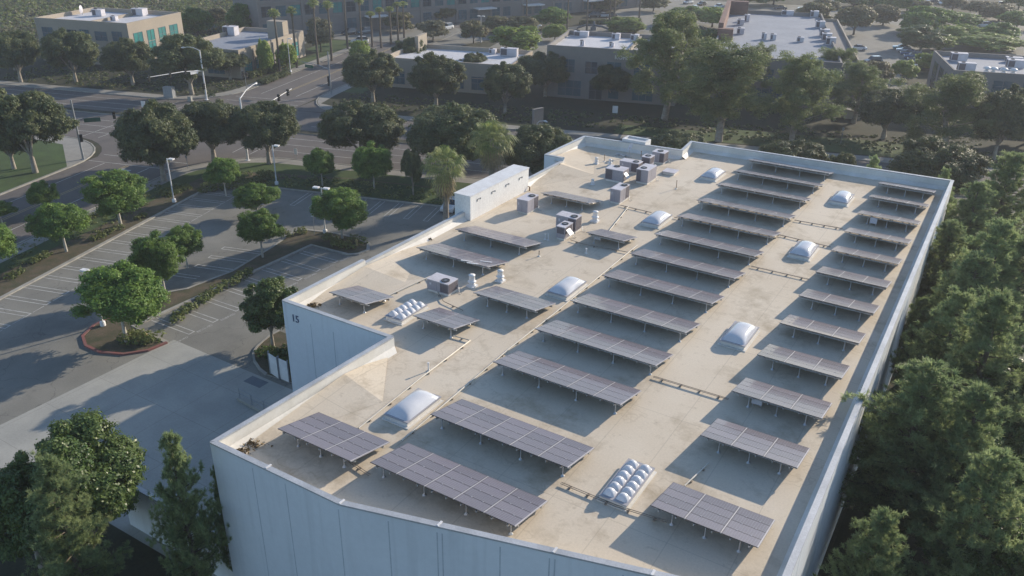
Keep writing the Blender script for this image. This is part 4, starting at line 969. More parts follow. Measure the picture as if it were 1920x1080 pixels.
# hedges and shrubs: leaf clumps over a low solid run
def shrub_mesh(name, path, wd, h, mtl, seed, size=.16, dens=1.):
    rng = RS(seed); P = np.array(path, float); seg = np.linalg.norm(np.diff(P, axis=0), axis=1); tot = seg.sum(); n_ = max(2, int(tot*2.0)); L = []; r = []
    for k in range(n_):
        d = tot*(k+.5)/n_; i = 0
        while i < len(seg)-1 and d > seg[i]: d -= seg[i]; i += 1
        c_ = P[i]+(P[i+1]-P[i])*min(1, d/seg[i]); rows = max(1, int(wd/.8))
        for q in range(rows):
            o_ = (q-(rows-1)/2)*.75; t = (P[i+1]-P[i])/seg[i]; c2 = c_+np.array([-t[1], t[0]])*o_+rng.randn(2)*.12
            L.append([c2[0], c2[1], .1+h*.45]); r.append(.55*(.8+.5*rng.rand()))
    L = np.array(L); P_, N_ = scatter(rng, L, np.array(r), int(170*dens), .06, .6, h*.9, inner=.15)
    return leaf_mesh(name, P_, N_, size, mtl, rng, .6)
def hedge(name, label, pts, wd, h, mtl='leaf_hedge', seed=1, px=True, group=None, cat='hedge', size=.17, dens=1.):
    path = [G(*q) for q in pts] if px else pts
    o = link(name, shrub_mesh(name, path, wd, h, mtl, seed, size, dens)); return tag(o, label, cat, group)
hedge('hedge', 'long dark shrub hedge along the middle island of the car park', [(322, 608), (345, 592), (400, 556), (440, 532), (470, 512)], 1.5, .8, seed=3)
hedge('shrub_bed', 'dense shrubs inside the red-kerbed island end', [(232, 640), (262, 640), (292, 645)], 2.2, .9, seed=4, cat='shrubs')
for k, (a, b) in enumerate((((372, 362), (445, 352)), ((378, 352), (452, 344)), ((388, 344), (462, 336)), ((400, 337), (468, 330)))):
    hedge('hedge', f'{ORD[k]} clipped row from the front in the terraced hedge bed', [a, b], 1., .6, seed=10+k, group='terraced hedge rows')
hedge('shrub_bed', 'pale shrubs along the verge right of the terraced hedge rows', [(455, 360), (480, 345), (505, 336), (488, 332)], 1.8, .9, 'leaf_hedge', 21, cat='shrubs')
hedge('hedge', 'clipped shrubs behind the far car park kerb by the lamp', [(305, 368), (330, 362), (355, 355)], 1.6, .7, 'leaf_hedge', 22)
for k, (a, b, lb) in enumerate((((60, 498), (92, 480), 'low green shrub against the kerb, left of the double lamp head'), ((20, 525), (48, 508), 'low green shrub by the kerb at the left edge'), ((172, 455), (200, 440), 'low green shrub against the kerb below the front round tree'),
                                ((205, 440), (222, 430), 'small shrub against the kerb by the farther round tree'), ((255, 415), (275, 405), 'yellowish shrub at the far end of the bare strip'), ((150, 420), (215, 395), 'long low hedge beside the street sidewalk'))):
    hedge('shrub', lb, [a, b], 1., .55, 'leaf_hedge', 30+k, group='low shrubs on the bare strip', cat='shrub')
for k, (a, b, lb) in enumerate((((528, 446), (550, 444), 'rounded clipped shrub left of the sign post in the island'), ((555, 440), (572, 438), 'rounded clipped shrub nearest the sign post in the island'),
                                ((612, 448), (640, 462), 'clipped shrub mound left of the tree in the second island'), ((625, 462), (662, 470), 'clipped shrub mound in front of the tree in the second island'), ((655, 452), (680, 458), 'clipped shrub mound right of the tree in the second island'))):
    hedge('shrub', lb, [a, b], 1.3, .75, 'leaf_hedge', 40+k, group='clipped shrubs in the islands', cat='shrub')
hedge('shrub_bed', 'dark shrubs in the planting bed against the warehouse wall', [(500, 672), (520, 662), (530, 690)], 2.4, .7, 'leaf_glossy', 50, cat='shrubs')
hedge('hedge', 'low hedge in front of the sunlit office wall', [(470, 148), (500, 138), (530, 128), (555, 118)], 1.8, 1.4, 'leaf_hedge', 51, size=.3)
hedge('hedge', 'dark clipped hedge beside the sidewalk of the low office', [(490, 160), (520, 148), (538, 140)], 1.6, 1., 'leaf_dark', 52, size=.3)
hedge('hedge', 'dark hedge behind the plaza with the sculpture', [(1088, 47), (1130, 46), (1200, 42)], 2.4, 1.3, 'leaf_dark', 53, size=.35)
hedge('hedge', 'bright shrub mass beside the plaza', [(1150, 58), (1195, 60)], 5., 1.6, 'leaf_lime', 54, size=.35)
hedge('hedge', 'dark hedge at the right foot of the brick office corner', [(1290, 72), (1345, 70)], 4., 1.6, 'leaf_dark', 55, size=.35)
# undergrowth along the shaded verges, and the brush field beyond the offices (nobody could count these)
rng = RS(7)
def cover(name, poly_st, n_, h, mtl, size, seed, label_kind='stuff'):
    rng = RS(seed); P = np.array(poly_st); lo, hi = P.min(0), P.max(0); out = []
    while len(out) < n_:
        q = lo+(hi-lo)*rng.rand(2)
        c_ = False
        for i in range(len(P)):
            a, b = P[i-1], P[i]
            if (a[1] > q[1]) != (b[1] > q[1]) and q[0] < (b[0]-a[0])*(q[1]-a[1])/(b[1]-a[1])+a[0]: c_ = not c_
        if c_: out.append(q)
    W = np.array([ST(*q) for q in out]); k = 16; r = h*(.5+.9*rng.rand(n_))
    c3 = np.column_stack([W, np.full(n_, .1)]); d = unit(rng.randn(n_, k, 3)); d[..., 2] = abs(d[..., 2])
    V = (c3[:, None]+d*r[:, None, None]*np.array([1.15, 1.15, .9])).reshape(-1, 3); N = unit(d.reshape(-1, 3)+np.array([0, 0, .5])+rng.randn(n_*k, 3)*.4)
    return tag(link(name, leaf_mesh(name, V, N, size, mtl, rng, .6)), kind='stuff')
cover('brush', [(-260, 180), (-131, 180), (-131, 205), (-100, 260), (-120, 330), (-330, 360), (-330, 200)], 4200, 1.7, 'leaf_grey', .95, 1)
cover('brush', [(-300, 186), (-133, 184), (-120, 240), (-300, 330)], 1600, 2.6, 'leaf_hedge', .9, 2)
cover('undergrowth', [(-150, 138), (-98, 138), (-98, 152), (-150, 154)], 500, .3, 'leaf_dark', .4, 3)
cover('undergrowth', [(-74, 139), (40, 139), (40, 150), (-74, 150)], 900, .25, 'leaf_dark', .4, 4)
cover('undergrowth', [(-76, 40), (-72.5, 40), (-70, 92), (-76, 92)], 300, .25, 'leaf_hedge', .2, 5)
cover('undergrowth', [(-66, 95.4), (-18, 95.4), (40, 92), (60, 100), (40, 104), (-60, 100)], 900, .35, 'leaf_hedge', .3, 6)
cover('grass', [(-120, 60), (-95, 60), (-95, 80), (-106, 88), (-106, 100), (-150, 100)], 1600, .12, 'lawn', .12, 8)
# ================================================================== OFFICES ACROSS THE ROAD
dm('stucco', (.36, .31, .25), (.32, .28, .23), .2, .85, fine=.05)
dm('stucco_grey', (.22, .21, .2), (.19, .18, .175), .2, .85, fine=.05)
dm('brick', (.2, .12, .1), (.16, .1, .085), .8, .85, fine=.1, fscale=8)
dm('roof_pale', (.6, .6, .62), (.5, .5, .52), .15, .8)
dm('roof_grey', (.3, .32, .36), (.25, .27, .31), .12, .8)
dm('glass_teal', (.06, .26, .24), (.04, .16, .17), .3, .12, spec=.8)
dm('glass_dark', (.04, .06, .08), (.03, .04, .05), .5, .1, spec=.8)
dm('glass_blue', (.05, .12, .16), (.04, .09, .12), .3, .12, spec=.8)
_wm = {}
def win_mesh(wd, ht, glass):
    k = (round(wd, 2), round(ht, 2), glass)
    if k not in _wm:
        m_ = MB(); m_.box(0, wd, -.02, .0, 0, ht, 0)
        n_ = max(1, round(wd/1.4))
        for i in range(n_+1): x = i*(wd-.07)/n_; m_.box(x, x+.07, -.07, -.021, 0, ht, 1)
        for z in (0, ht*.5, ht-.07): m_.box(0, wd, -.065, -.023, z, z+.07, 1)
        _wm[k] = m_.mesh('window', [glass, 'joint_dark'])
    return _wm[k]
def office(name, label, s0, s1, t0, t1, h, wm, rm, S=(), E=(), W=(), band=True, inner=.9, poly=None):
    t = thing(name, label, 'building', (*ST(s0, t0), 0.), ROADANG); X, Y = s1-s0, t1-t0
    P = [(0, 0), (X, 0), (X, Y), (0, Y)]; q = .35; I_ = [(q, q), (X-q, q), (X-q, Y-q), (q, Y-q)]
    m_ = MB()
    for i in range(4):
        j = (i+1) % 4
        m_.add([(*P[i], 0), (*P[j], 0), (*P[j], h), (*P[i], h)], [(0, 1, 2, 3)]); m_.add([(*I_[i], h-inner-.1), (*I_[j], h-inner-.1), (*I_[j], h), (*I_[i], h)], [(3, 2, 1, 0)])
        m_.add([(*P[i], h), (*P[j], h), (*I_[j], h), (*I_[i], h)], [(0, 1, 2, 3)])
    if band:
        for z in (h-.5, h*.5): 
            for a, b, c_, d in ((0, X, -.03, 0), (X, X+.03, 0, Y)): m_.box(a, b, c_, d, z, z+.12, 0)
    m_.build('wall', [wm], t)
    m_ = MB(); m_.add([(*p_, h-inner) for p_ in I_], [(0, 1, 2, 3)]); m_.build('roof', [rm], t)
    for a, b, z0, z1, gl in S: link('window', win_mesh(b-a, z1-z0, gl), t, (a, 0, z0))
    for a, b, z0, z1, gl in E: link('window', win_mesh(b-a, z1-z0, gl), t, (X, a, z0), pi/2)
    for a, b, z0, z1, gl in W: link('window', win_mesh(b-a, z1-z0, gl), t, (0, b, z0), -pi/2)
    return t
UNIT = None
def far_unit(label, px, py, z, lx=2.2, ly=1.3, h=1.3, group='rooftop units on the offices', m='unit_top'):
    x, y = G(px, py, z); t = thing('rooftop_unit', label, 'air conditioner', (x, y, z), ROADANG, group)
    m_ = MB(); m_.box(-lx/2, lx/2, -ly/2, ly/2, .1, h); m_.box(-lx/2-.04, lx/2+.04, -ly/2-.04, ly/2+.04, h, h+.06, 0); m_.box(-lx/2+.1, lx/2-.1, -ly/2+.1, ly/2-.1, -.02, .1); m_.build('cabinet', [m], t)
    m_ = MB(); m_.box(-lx/2-.015, -lx/2, -ly*.4, ly*.4, .2, h-.1); m_.box(-lx/2+.1, -lx*.1, -ly/2-.015, -ly/2, .25, h-.1); m_.build('coil_louvre', ['louvre_dark'], t)
    m_ = MB(); m_.lathe([(.36, h+.05), (.36, h+.14), (.3, h+.1)], (-lx*.22, 0), 0, 12); m_.build('fan', ['black'], t)
T, D_, B_ = 'glass_teal', 'glass_dark', 'glass_blue'
oa = office('office_block', 'two-storey office block at the top left, shaded grey front and sunlit side with green windows', -154.6, -130.3, 157, 176, 9.5, 'stucco', 'roof_pale',
       S=[(1.5, 4.4, 5.2, 7.6, B_), (8.2, 10.8, 3.2, 7.4, D_), (11.6, 14, 4.8, 7.6, B_), (15.5, 18.6, 5.4, 7.4, B_), (20, 22.6, 5.2, 7.6, B_), (1.5, 4.4, 1., 3.6, B_), (12, 15, 1., 3.6, B_), (17, 21, 1., 3.6, B_)],
       E=[(1.5, 4.5, 1.2, 7.2, T), (6, 8.5, 1.2, 7.2, T), (10, 12.6, 4.2, 7.2, T), (14, 17, 4.2, 7.2, T), (10, 12.6, .8, 3.2, T), (14, 17, .8, 3.2, T)])
m_ = MB(); m_.box(13.4, 13.8, .4, 18.6, 8.3, 9.25); m_.build('dividing_parapet', ['stucco'], oa)
ob = office('low_office', 'low office with a grey roof and a sunlit tan side with green windows', -117.6, -101.8, 154.3, 182, 6., 'stucco', 'roof_grey',
       E=[(1.6, 4.6, .8, 3.4, T), (6, 8, .8, 3.4, T), (9.5, 12.5, .8, 3.6, T), (14.5, 16.8, .8, 3.6, T), (19, 20.8, .6, 3.6, D_), (22, 24.6, .8, 4., T)], S=[(2, 5, .8, 3.4, B_), (8, 12, .8, 3.4, B_)])
m_ = MB(); m_.box(11.2, 15.2, 19.6, 22, 5.06, 9.); m_.build('tower', ['stucco'], ob)
for y in (5.2, 13.3, 17.8): 
    m_ = MB(); m_.box(15.8, 15.95, y, y+.5, 0, 5.5); m_.build('pilaster', ['stucco_grey'], ob)
oc = office('low_office', 'low office with a near-white roof behind the roadside trees', -70.8, -44., 157.6, 175, 6., 'stucco', 'roof_pale', S=[(2+4.2*k, 4.6+4.2*k, .8, 3.4, B_) for k in range(6)], E=[(2, 5, .8, 3.4, T), (8, 12, .8, 3.4, T)])
m_ = MB(); m_.box(2.2, 3., 12, 17.2, 5.06, 8.4); m_.build('tower', ['stucco'], oc)
od = office('office_block', 'two-storey grey office with letters on its shaded front, beside the tallest eucalyptus', -37.3, -12, 159.8, 179.2, 10., 'stucco_grey', 'roof_pale',
       S=[(3, 5.6, 5., 7.6, B_), (7.6, 10., 5., 7.4, D_), (11.8, 14.6, 5., 7.6, B_), (17, 20, 5, 7.6, B_), (2.4, 7., .6, 3.6, B_), (8.6, 11.2, .2, 3.6, D_), (12.4, 14.4, .6, 3.6, B_), (17, 21, .6, 3.6, B_)], W=[(3, 7, 5, 7.6, T), (10, 14, 5, 7.6, T)])
m_ = MB(); m_.box(15.4, 15.8, .4, 19., 8.6, 9.75); m_.build('dividing_parapet', ['stucco'], od)
text('KOHLER', 1.05, 'sign_letters', 'white_metal', od, (13.2, -.05, 8.15), (pi/2, 0, 0), .03)
oe = office('office_block', 'large office with a wide grey roof and a brick left corner', -6.7, 17.2, 166, 236, 9., 'stucco_grey', 'roof_grey', S=[(2, 6, 4.6, 7., B_), (8, 12, 4.6, 7., B_), (14, 18, 4.6, 7, B_), (2, 20, .8, 3.4, B_)])
m_ = MB(); m_.box(23.93, 27.2, .02, 62, 0, 8.2); m_.build('side_wing', ['stucco_grey'], oe)
m_ = MB(); m_.box(27., 27.3, -.1, 62.1, 8.2, 8.8); m_.box(24., 26.9, 61.8, 62.08, 8.2, 8.8); m_.box(24, 26.9, -.1, .15, 8.2, 8.8); m_.build('side_parapet', ['stucco'], oe)
m_ = MB(); m_.box(-.06, 3.2, 24, 26., 8.06, 10.4); m_.box(-.08, 1., 26., 68, 8.06, 11.4); m_.box(1., 5.4, 66.2, 68.2, 8.06, 11.4); m_.build('brick_screen', ['brick'], oe)
of = office('office_block', 'dark-fronted office with a grey roof at the right edge of the photo', 37.2, 84, 171.5, 193, 8., 'stucco_grey', 'roof_grey', S=[(2+5*k, 5.4+5*k, 4.4, 6.6, B_) for k in range(6)], W=[(2, 6, 1, 6.6, D_), (8, 12, 1, 6.6, D_), (14, 18, 1, 6.6, D_)])
# long three-storey block along the top
A0 = np.array([-176., 158.]); A1 = np.array([-120.5, 280.]); LG = np.linalg.norm(A1-A0); angG = math.atan2(*(A1-A0)[::-1])
og = thing('long_office', 'long shaded multi-storey office across the top with rows of teal and dark windows', 'building', (*A0, 0), angG)
m_ = MB()
m_.box(0, LG, 0, 22, 0, 17)
for z in (4.4, 8.6, 12.8): m_.box(-.05, LG+.05, -.12, 0, z, z+.25)
for k in range(int(LG/12)+1): m_.box(k*12-.3, k*12+.3, -.2, 0, 0, 17.3)
m_.build('wall', ['stucco_grey'], og)
for k in range(int(LG/4)):
    x = k*4+.7
    for z in (.8, 5.2, 9.4, 13.6):
        if (k % 3 == 2) and z < 5: continue
        link('window', win_mesh(2.8, 2.8, [B_, T, D_][(k*7+int(z)) % 3] if z > 1 else B_), og, (x, 0, z))
for x in (30, 66, 84, 108):
    m_ = MB(); m_.box(x, x+6.5, -3.2, .0, 3.6, 3.9); m_.build('entrance_canopy', ['white_metal'], og)
# roof gear on the offices
for lb, px, py, z, d in (('flat unit behind the dish on the top left office roof', 186, 30, 8.6, (2.6, 1.4, 1.5)), ('cluster-like unit at the back right of the top left office roof', 263, 29, 8.6, (3, 2, 1.6)), ('small unit at the front of the top left office roof', 215, 39, 8.6, (1.4, 1, 1.)),
                         ('large pale unit at the back of the low sunlit office roof', 434, 66, 5.1, (3, 2, 2)), ('long unit at the right end of the near-white roof', 955, 105, 5.1, (3.6, 1.4, 1.6)), ('small unit at the back of the near-white roof', 924, 101, 5.1, (1.4, 1.2, 1.)),
                         ('long unit against the back parapet of the lettered office', 1090, 69, 9.1, (3, 1.2, 1.1)), ('square unit left of the dividing parapet on the lettered office', 1155, 74, 9.1, (1.6, 1.4, 1.2)), ('square unit right of the dividing parapet on the lettered office', 1190, 76, 9.1, (1.6, 1.4, 1.2)),
                         ('small vent unit at the front of the lettered office roof', 1092, 86, 9.1, (.8, .7, 1)), ('small pale unit by the foot of the dividing parapet', 1147, 88, 9.1, (.9, .8, .8)),
                         ('front-most of three units along the right parapet of the grey roof', 1556, 84, 8.1, (2., 1.8, 1.5)), ('middle of three units along the right parapet of the grey roof', 1549, 76, 8.1, (2, 1.8, 1.5)), ('third unit along the right parapet, before the gap', 1545, 68, 8.1, (2, 1.8, 1.5)),
                         ('unit halfway along the right parapet of the grey roof', 1537, 52, 8.1, (2, 1.8, 1.5)), ('farthest unit along the right parapet of the grey roof', 1526, 32, 8.1, (2, 1.8, 1.5)), ('two-part vent left of centre on the grey roof', 1432, 74, 8.1, (1, 1, 1.3)),
                         ('vent in the centre of the grey roof', 1449, 75, 8.1, (1.2, 1.2, 1.2)), ('pale vent right of centre on the grey roof', 1500, 79, 8.1, (1.4, 1, 1)), ('unit behind the brick screen, nearer one', 1388, 64, 8.1, (1.6, 1.4, 1.3)),
                         ('unit behind the brick screen, middle one', 1388, 47, 8.1, (1.6, 1.4, 1.3)), ('brownish unit beyond the brick screen', 1400, 40, 8.1, (1.2, 2, 1.6)), ('pair-like vent at the back edge of the grey roof', 1476, 29, 8.1, (3, 1.2, 1.2)),
                         ('unit at the back left of the dark-fronted office roof', 1796, 114, 7.1, (3, 1.6, 1.5)), ('pale louvred unit at the front of the dark-fronted office roof', 1810, 133, 7.1, (3, 1.4, 1.5)), ('unit at the back of the dark-fronted office roof, right', 1900, 117, 7.1, (3, 1.4, 1.)),
                         ('unit at the right of the dark-fronted office roof', 1902, 127, 7.1, (3, 1.6, 1.5))):
    far_unit(lb, px, py, z, *d)
def drum(label, px, py, z):
    x, y = G(px, py, z); t = thing('roof_vent', label, 'vent', (x, y, z), 0, 'mushroom vents on the dark-fronted office')
    m_ = MB(); m_.lathe([(.5, 0), (.5, .3), (.3, .4), (.3, .7)], sides=12); m_.build('base', ['white_metal'], t); m_ = MB(); m_.lathe([(.7, .7), (.75, .85), (.4, 1.1), (.1, 1.15)], sides=14); m_.build('cap', ['white_metal'], t)
for k, px in enumerate((1849, 1862, 1881, 1899)): drum(f'white mushroom vent on the dark-fronted office roof, {ORD[k]} of four from the left', px, 136+k*1.2, 7.1)
x, y = G(155, 28, 8.6); t = thing('satellite_dish', 'satellite dish on the top left office roof', 'satellite dish', (x, y, 8.6), 2.2)
m_ = MB(); m_.tube([(0, 0, 0), (0, 0, 1.)], .07); m_.build('mast', ['galvanised'], t)
V = [(1.0*r/5*cos(a*pi/8), -.15+.3*(r/5)**2, 1.0*r/5*sin(a*pi/8)) for r in range(6) for a in range(16)]
m_ = MB(); m_.add(V, [(i*16+j, i*16+(j+1) % 16, (i+1)*16+(j+1) % 16, (i+1)*16+j) for i in range(5) for j in range(16)], 0, True); m_.build('reflector', ['unit_top'], t, (0, 0, 1.2))

# ================================================================== SIGNALS, LAMPS, SIGNS
dm('signal_black', (.02, .022, .02), rough=.5)
dm('signal_red', (.5, .03, .02), rough=.4, emit=((1, .06, .03), .5))
dm('sign_white', (.75, .75, .75), rough=.5)
dm('sign_green', (.03, .12, .08), rough=.5)
dm('pole_grey', (.3, .32, .34), (.25, .27, .29), 2, .5, metal=.3)
dm('pole_white', (.72, .72, .72), (.6, .6, .6), 2, .5)
def toward(base, px, z):
    x, y = G(*px, z); return np.array([x-base[0], y-base[1], z])
def head_mesh():
    m_ = MB(); m_.box(-.19, .19, -.12, .1, -.55, .55, 0)
    for k, z in enumerate((.36, 0, -.36)):
        m_.tube([(0, -.12, z), (0, -.3, z)], .13, 0, 10); m_.tube([(0, -.12, z), (0, -.125, z)], .1, 1 if k == 0 else 0, 10)
    return m_.mesh('signal_head', ['signal_black', 'signal_red'])
HEAD = head_mesh()
def signal(label, base, arm, heads, lamp=None, h=7., top=None, plates=(), polm='pole_grey', armz=5.8, pole_heads=(2.6,)):
    bx, by = G(*base); t = thing('traffic_signal', label, 'traffic light', (bx, by, .1), 0, 'traffic signals at the junction')
    top = top or h
    m_ = MB(); m_.tube([(0, 0, 0), (0, 0, top)], [.17, .11], 0, 10); m_.cbox((0, 0, 0), (.6, .6, .06)); m_.build('pole', [polm], t)
    e = toward((bx, by), arm, armz+.3); L = np.linalg.norm(e[:2]); d = e/L; an = math.atan2(d[1], d[0])
    m_ = MB(); m_.tube([(0, 0, armz-.4), (d[0]*L*.35, d[1]*L*.35, armz+.15), (d[0]*L, d[1]*L, armz+.35)], [.11, .08, .05], 0, 8); m_.build('mast_arm', [polm], t)
    for f in heads: link('signal_head', HEAD, t, (d[0]*L*f, d[1]*L*f, armz+.15), an)
    for z in pole_heads: link('signal_head', HEAD, t, (d[0]*.3, d[1]*.3, z), an+pi); 
    for f, w_, m1, body in plates:
        m_ = MB(); m_.box(-w_/2, w_/2, -.02, .02, -.3, .3); o = m_.build('street_sign', [m1], t, (d[0]*L*f-.0, d[1]*L*f, armz-.35)); o.rotation_euler.z = an
    if lamp is not None:
        e2 = toward((bx, by), lamp, top+.2); L2 = np.linalg.norm(e2[:2]); d2 = e2/L2
        m_ = MB(); m_.tube([(0, 0, top-.1), (d2[0]*L2*.4, d2[1]*L2*.4, top+.45), (d2[0]*L2*.75, d2[1]*L2*.75, top+.5), (d2[0]*L2, d2[1]*L2, top+.4)], [.07, .06, .05, .05], 0, 6); m_.build('lamp_arm', [polm], t)
        m_ = MB(); m_.tube([(d2[0]*(L2-.3), d2[1]*(L2-.3), top+.4), (d2[0]*(L2+.1), d2[1]*(L2+.1), top+.36), (d2[0]*(L2+.5), d2[1]*(L2+.5), top+.34)], [.06, .17, .1], 0, 8); m_.build('lamp_head', ['white_metal'], t)
signal('tall pale signal pole with a curved lamp arm at the far left junction corner', (388, 188), (276, 147), (.32, .6, .97), (345, 92), top=9.2, plates=((.16, 1.7, 'sign_white', ''),), polm='pole_white')
signal('grey signal pole on the rounded corner by the lawn, its arm over the street', (157, 300), (215, 215), (.98,), None, top=8.8, plates=((.42, 2.2, 'sign_green', ''),), pole_heads=(3.2,), armz=6.1)
signal('signal pole at the far right corner of the junction in front of dark trees', (621, 178), (565, 117), (), None, top=8.2, plates=((.72, 2.2, 'sign_green', ''),), pole_heads=(3., 2.2), armz=5.2)
signal('signal pole at the near corner, its upper part hidden by the three touching trees', (465, 302), (547, 168), (.7, .9), (480, 160), top=9.3, armz=6.2, polm='pole_white')
def short_signal(label, px):
    bx, by = G(*px); t = thing('traffic_signal', label, 'traffic light', (bx, by, .1), 0, 'traffic signals at the junction')
    m_ = MB(); m_.tube([(0, 0, 0), (0, 0, 3.2)], .06, 0, 8); m_.build('pole', ['pole_grey'], t)
    for dx in (-.45, .45): link('signal_head', HEAD, t, (dx, 0, 3.3), ROADANG)
short_signal('short signal post with two black heads before the low office', (463, 172))
def lamp(label, base, ty, double=True, group='white car park lamps', ang=None, m='pole_white'):
    bx, by = G(*base); h = height(base[0], base[1], ty); t = thing('street_lamp', label, 'lamp', (bx, by, .0), ROADANG if ang is None else ang, group)
    m_ = MB(); m_.tube([(0, 0, 0), (0, 0, h)], [.09, .07], 0, 8); m_.lathe([(.25, 0), (.25, .5), (.1, .52)], sides=12); m_.build('pole', [m], t)
    for sx in ((-1, 1) if double else (1,)):
        m_ = MB(); m_.tube([(0, 0, h-.08), (sx*.35, 0, h-.05)], .04, 0, 6); m_.box(min(sx*.3, sx*1.0), max(sx*.3, sx*1.0), -.24, .24, h-.1, h+.06, 0); m_.build('lamp_head', ['white_metal'], t)
lamp('white lamp post in front of the leaning dark tree, single head', (327, 380), 297, False)
lamp('white lamp post before the grass verge, in front of the right touching tree', (519, 347), 272, False)
lamp('white double-headed lamp beside the tree in the second island', (610, 438), 352)
lamp('white double-headed lamp rising through the tree in the red-kerbed island end', (194, 612), 508)
lamp('pale lamp post behind the roof of the low sunlit office', (442, 55), 18, False, 'distant lamp posts')
lamp('lamp post on the sidewalk before the low sunlit office', (545, 136), 72, False, 'distant lamp posts')
lamp('lamp post in the far car park left of the lettered office', (1008, 78), 47, False, 'distant lamp posts')
lamp('lamp post in the far car park behind the near-white roof', (902, 80), 30, True, 'distant lamp posts')
lamp('double lamp post close to the lime bushes left of the lettered office', (994, 88), 66, True, 'distant lamp posts')
x, y = G(1006, 268); t = thing('street_lamp', 'street lamp with a curved arm in the main road median', 'lamp', (x, y, 0), 0)
h = height(1006, 268, 226); m_ = MB(); m_.tube([(0, 0, 0), (0, 0, h-.5), (.5, -.15, h), (1.5, -.4, h+.25)], [.1, .07, .06, .05], 0, 8); m_.build('pole', ['pole_white'], t)
m_ = MB(); m_.tube([(1.4, -.4, h+.25), (1.8, -.5, h+.25), (2.2, -.6, h+.2)], [.06, .18, .08], 0, 8); m_.build('lamp_head', ['white_metal'], t)
def signpost(label, base, ty, w_, hh, m='sign_white', n_=1, cat='sign'):
    bx, by = G(*base); h = height(base[0], base[1], ty); t = thing('sign_post', label, cat, (bx, by, .05), ROADANG)
    m_ = MB(); m_.tube([(0, 0, 0), (0, 0, h)], .035, 0, 6); m_.build('post', ['pole_grey'], t)
    m_ = MB(); m_.box(-w_/2, w_/2, -.05, -.02, h-hh, h); m_.build('sign_plate', [m], t)
signpost('narrow white sign on a post in the middle island', (590, 441), 395, .4, .8)
signpost('small sign post at the kerb beside the leaning dark tree', (353, 318), 292, .3, .4, 'pole_grey')
signpost('small white sign in the near lane side of the main road median', (271, 209), 190, .8, 1.1)
signpost('white double plate sign at the kerb of the main road', (556, 300), 279, .5, .9)
signpost('sign post by the small lawn beyond the back parapet', (1576, 270), 240, .3, .5, 'pole_grey')
signpost('low white sign before the lettered office', (1153, 213), 199, 1., 1.6)
def cabinet(name, label, cat, px, w_, d_, h, m, ang=ROADANG):
    x, y = G(*px); t = thing(name, label, cat, (x, y, .1), ang); m_ = MB(); m_.box(-w_/2-.1, w_/2+.1, -d_/2-.1, d_/2+.1, -.05, .08); m_.build('plinth', ['concrete'], t)
    m_ = MB(); m_.box(-w_/2, w_/2, -d_/2, d_/2, .08, h); m_.box(-w_/2-.04, w_/2+.04, -d_/2-.04, d_/2+.04, h, h+.06); m_.build('body', [m], t)
cabinet('signal_cabinet', 'grey-green utility cabinet under the trees at the far corner', 'utility box', (319, 183), 2.0, 1., 1.9, 'pole_grey')
cabinet('stone_sign', 'tall stone sign slab before the dark trees beyond the road', 'monument sign', (1008, 236), 2.2, .5, 2.9, 'stucco_grey', ROADANG+1.)
cabinet('shade_shelter', 'low pale shelter in the shade beyond the back parapet', 'shelter', (1600, 222), 3.2, 2., 1.5, 'concrete')
cabinet('utility_box', 'small pale box on the sidewalk beside the signal pole', 'utility box', (357, 190), .7, .5, .8, 'concrete')
# fire hydrant-like post
for k, (px, lb) in enumerate((((669, 462), 'yellow hydrant in the second red-kerbed island'), ((276, 640), 'yellow hydrant among the shrubs of the red-kerbed island end'))):
    x, y = G(*px); t = thing('hydrant', lb, 'hydrant', (x, y, .1), 0, 'hydrants'); m_ = MB(); m_.lathe([(.16, 0), (.16, .06), (.1, .08), (.1, .6), (.14, .62), (.12, .72), (.04, .8)], sides=12); m_.tube([(-.18, 0, .45), (.18, 0, .45)], .06); m_.build('body', ['hyd'] if 'hyd' in MT else ['paint_yellow'], t)
# flat concrete ramps in the kerb: dark storm drain grate near the dock
x, y = G(480, 716); m_ = MB(); m_.cbox((0, 0, 0), (1.9, 1., .012)); o = m_.build('drain_grate', ['joint_dark'], None, (x, y, .003)); tag(o, 'dark drain grate in the concrete near the white gates', 'drain')
# gates beside the wall
for k, (q, lb) in enumerate(((((508.2, 702), (524.3, 713)), 'white gate leaf beside the numbered wall, left one'), (((526.3, 712), (543.8, 720)), 'white gate leaf beside the numbered wall, right one'))):
    a, b = np.array(G(*q[0])), np.array(G(*q[1])); d = b-a; L = np.linalg.norm(d); t = thing('gate', lb, 'gate', (*a, 0), math.atan2(d[1], d[0]), 'white enclosure gates')
    m_ = MB(); m_.box(.06, L-.06, -.03, .03, .15, 2.1); m_.build('panel', ['sign_white'], t); m_ = MB(); m_.box(-.06, .06, -.06, .06, 0, 2.3); m_.box(L-.05, L+.0, -.05, .05, 0, 2.3); m_.build('gate_post', ['pole_grey'], t)
# railing and ramp kerb at the dock
a, b = np.array(G(451, 752)), np.array(G(522, 790)); d = b-a; L = np.linalg.norm(d); t = thing('ramp_railing', 'low metal railing on a pale kerb at the dock ramp beside the near wall', 'railing', (*a, 0), math.atan2(d[1], d[0]))
m_ = MB(); m_.box(-.3, L, -.1, .1, 0, .25); m_.build('kerb_wall', ['concrete'], t)
for z in (.75, 1.2): m_ = MB(); m_.tube([(0, 0, z), (L, 0, z)], .025, 0, 6); m_.build('rail', ['pole_grey'], t)
for k in range(4): m_ = MB(); m_.tube([(k*L/3*.98, 0, .25), (k*L/3*.98, 0, 1.2)], .03, 0, 6); m_.build('post', ['pole_grey'], t)
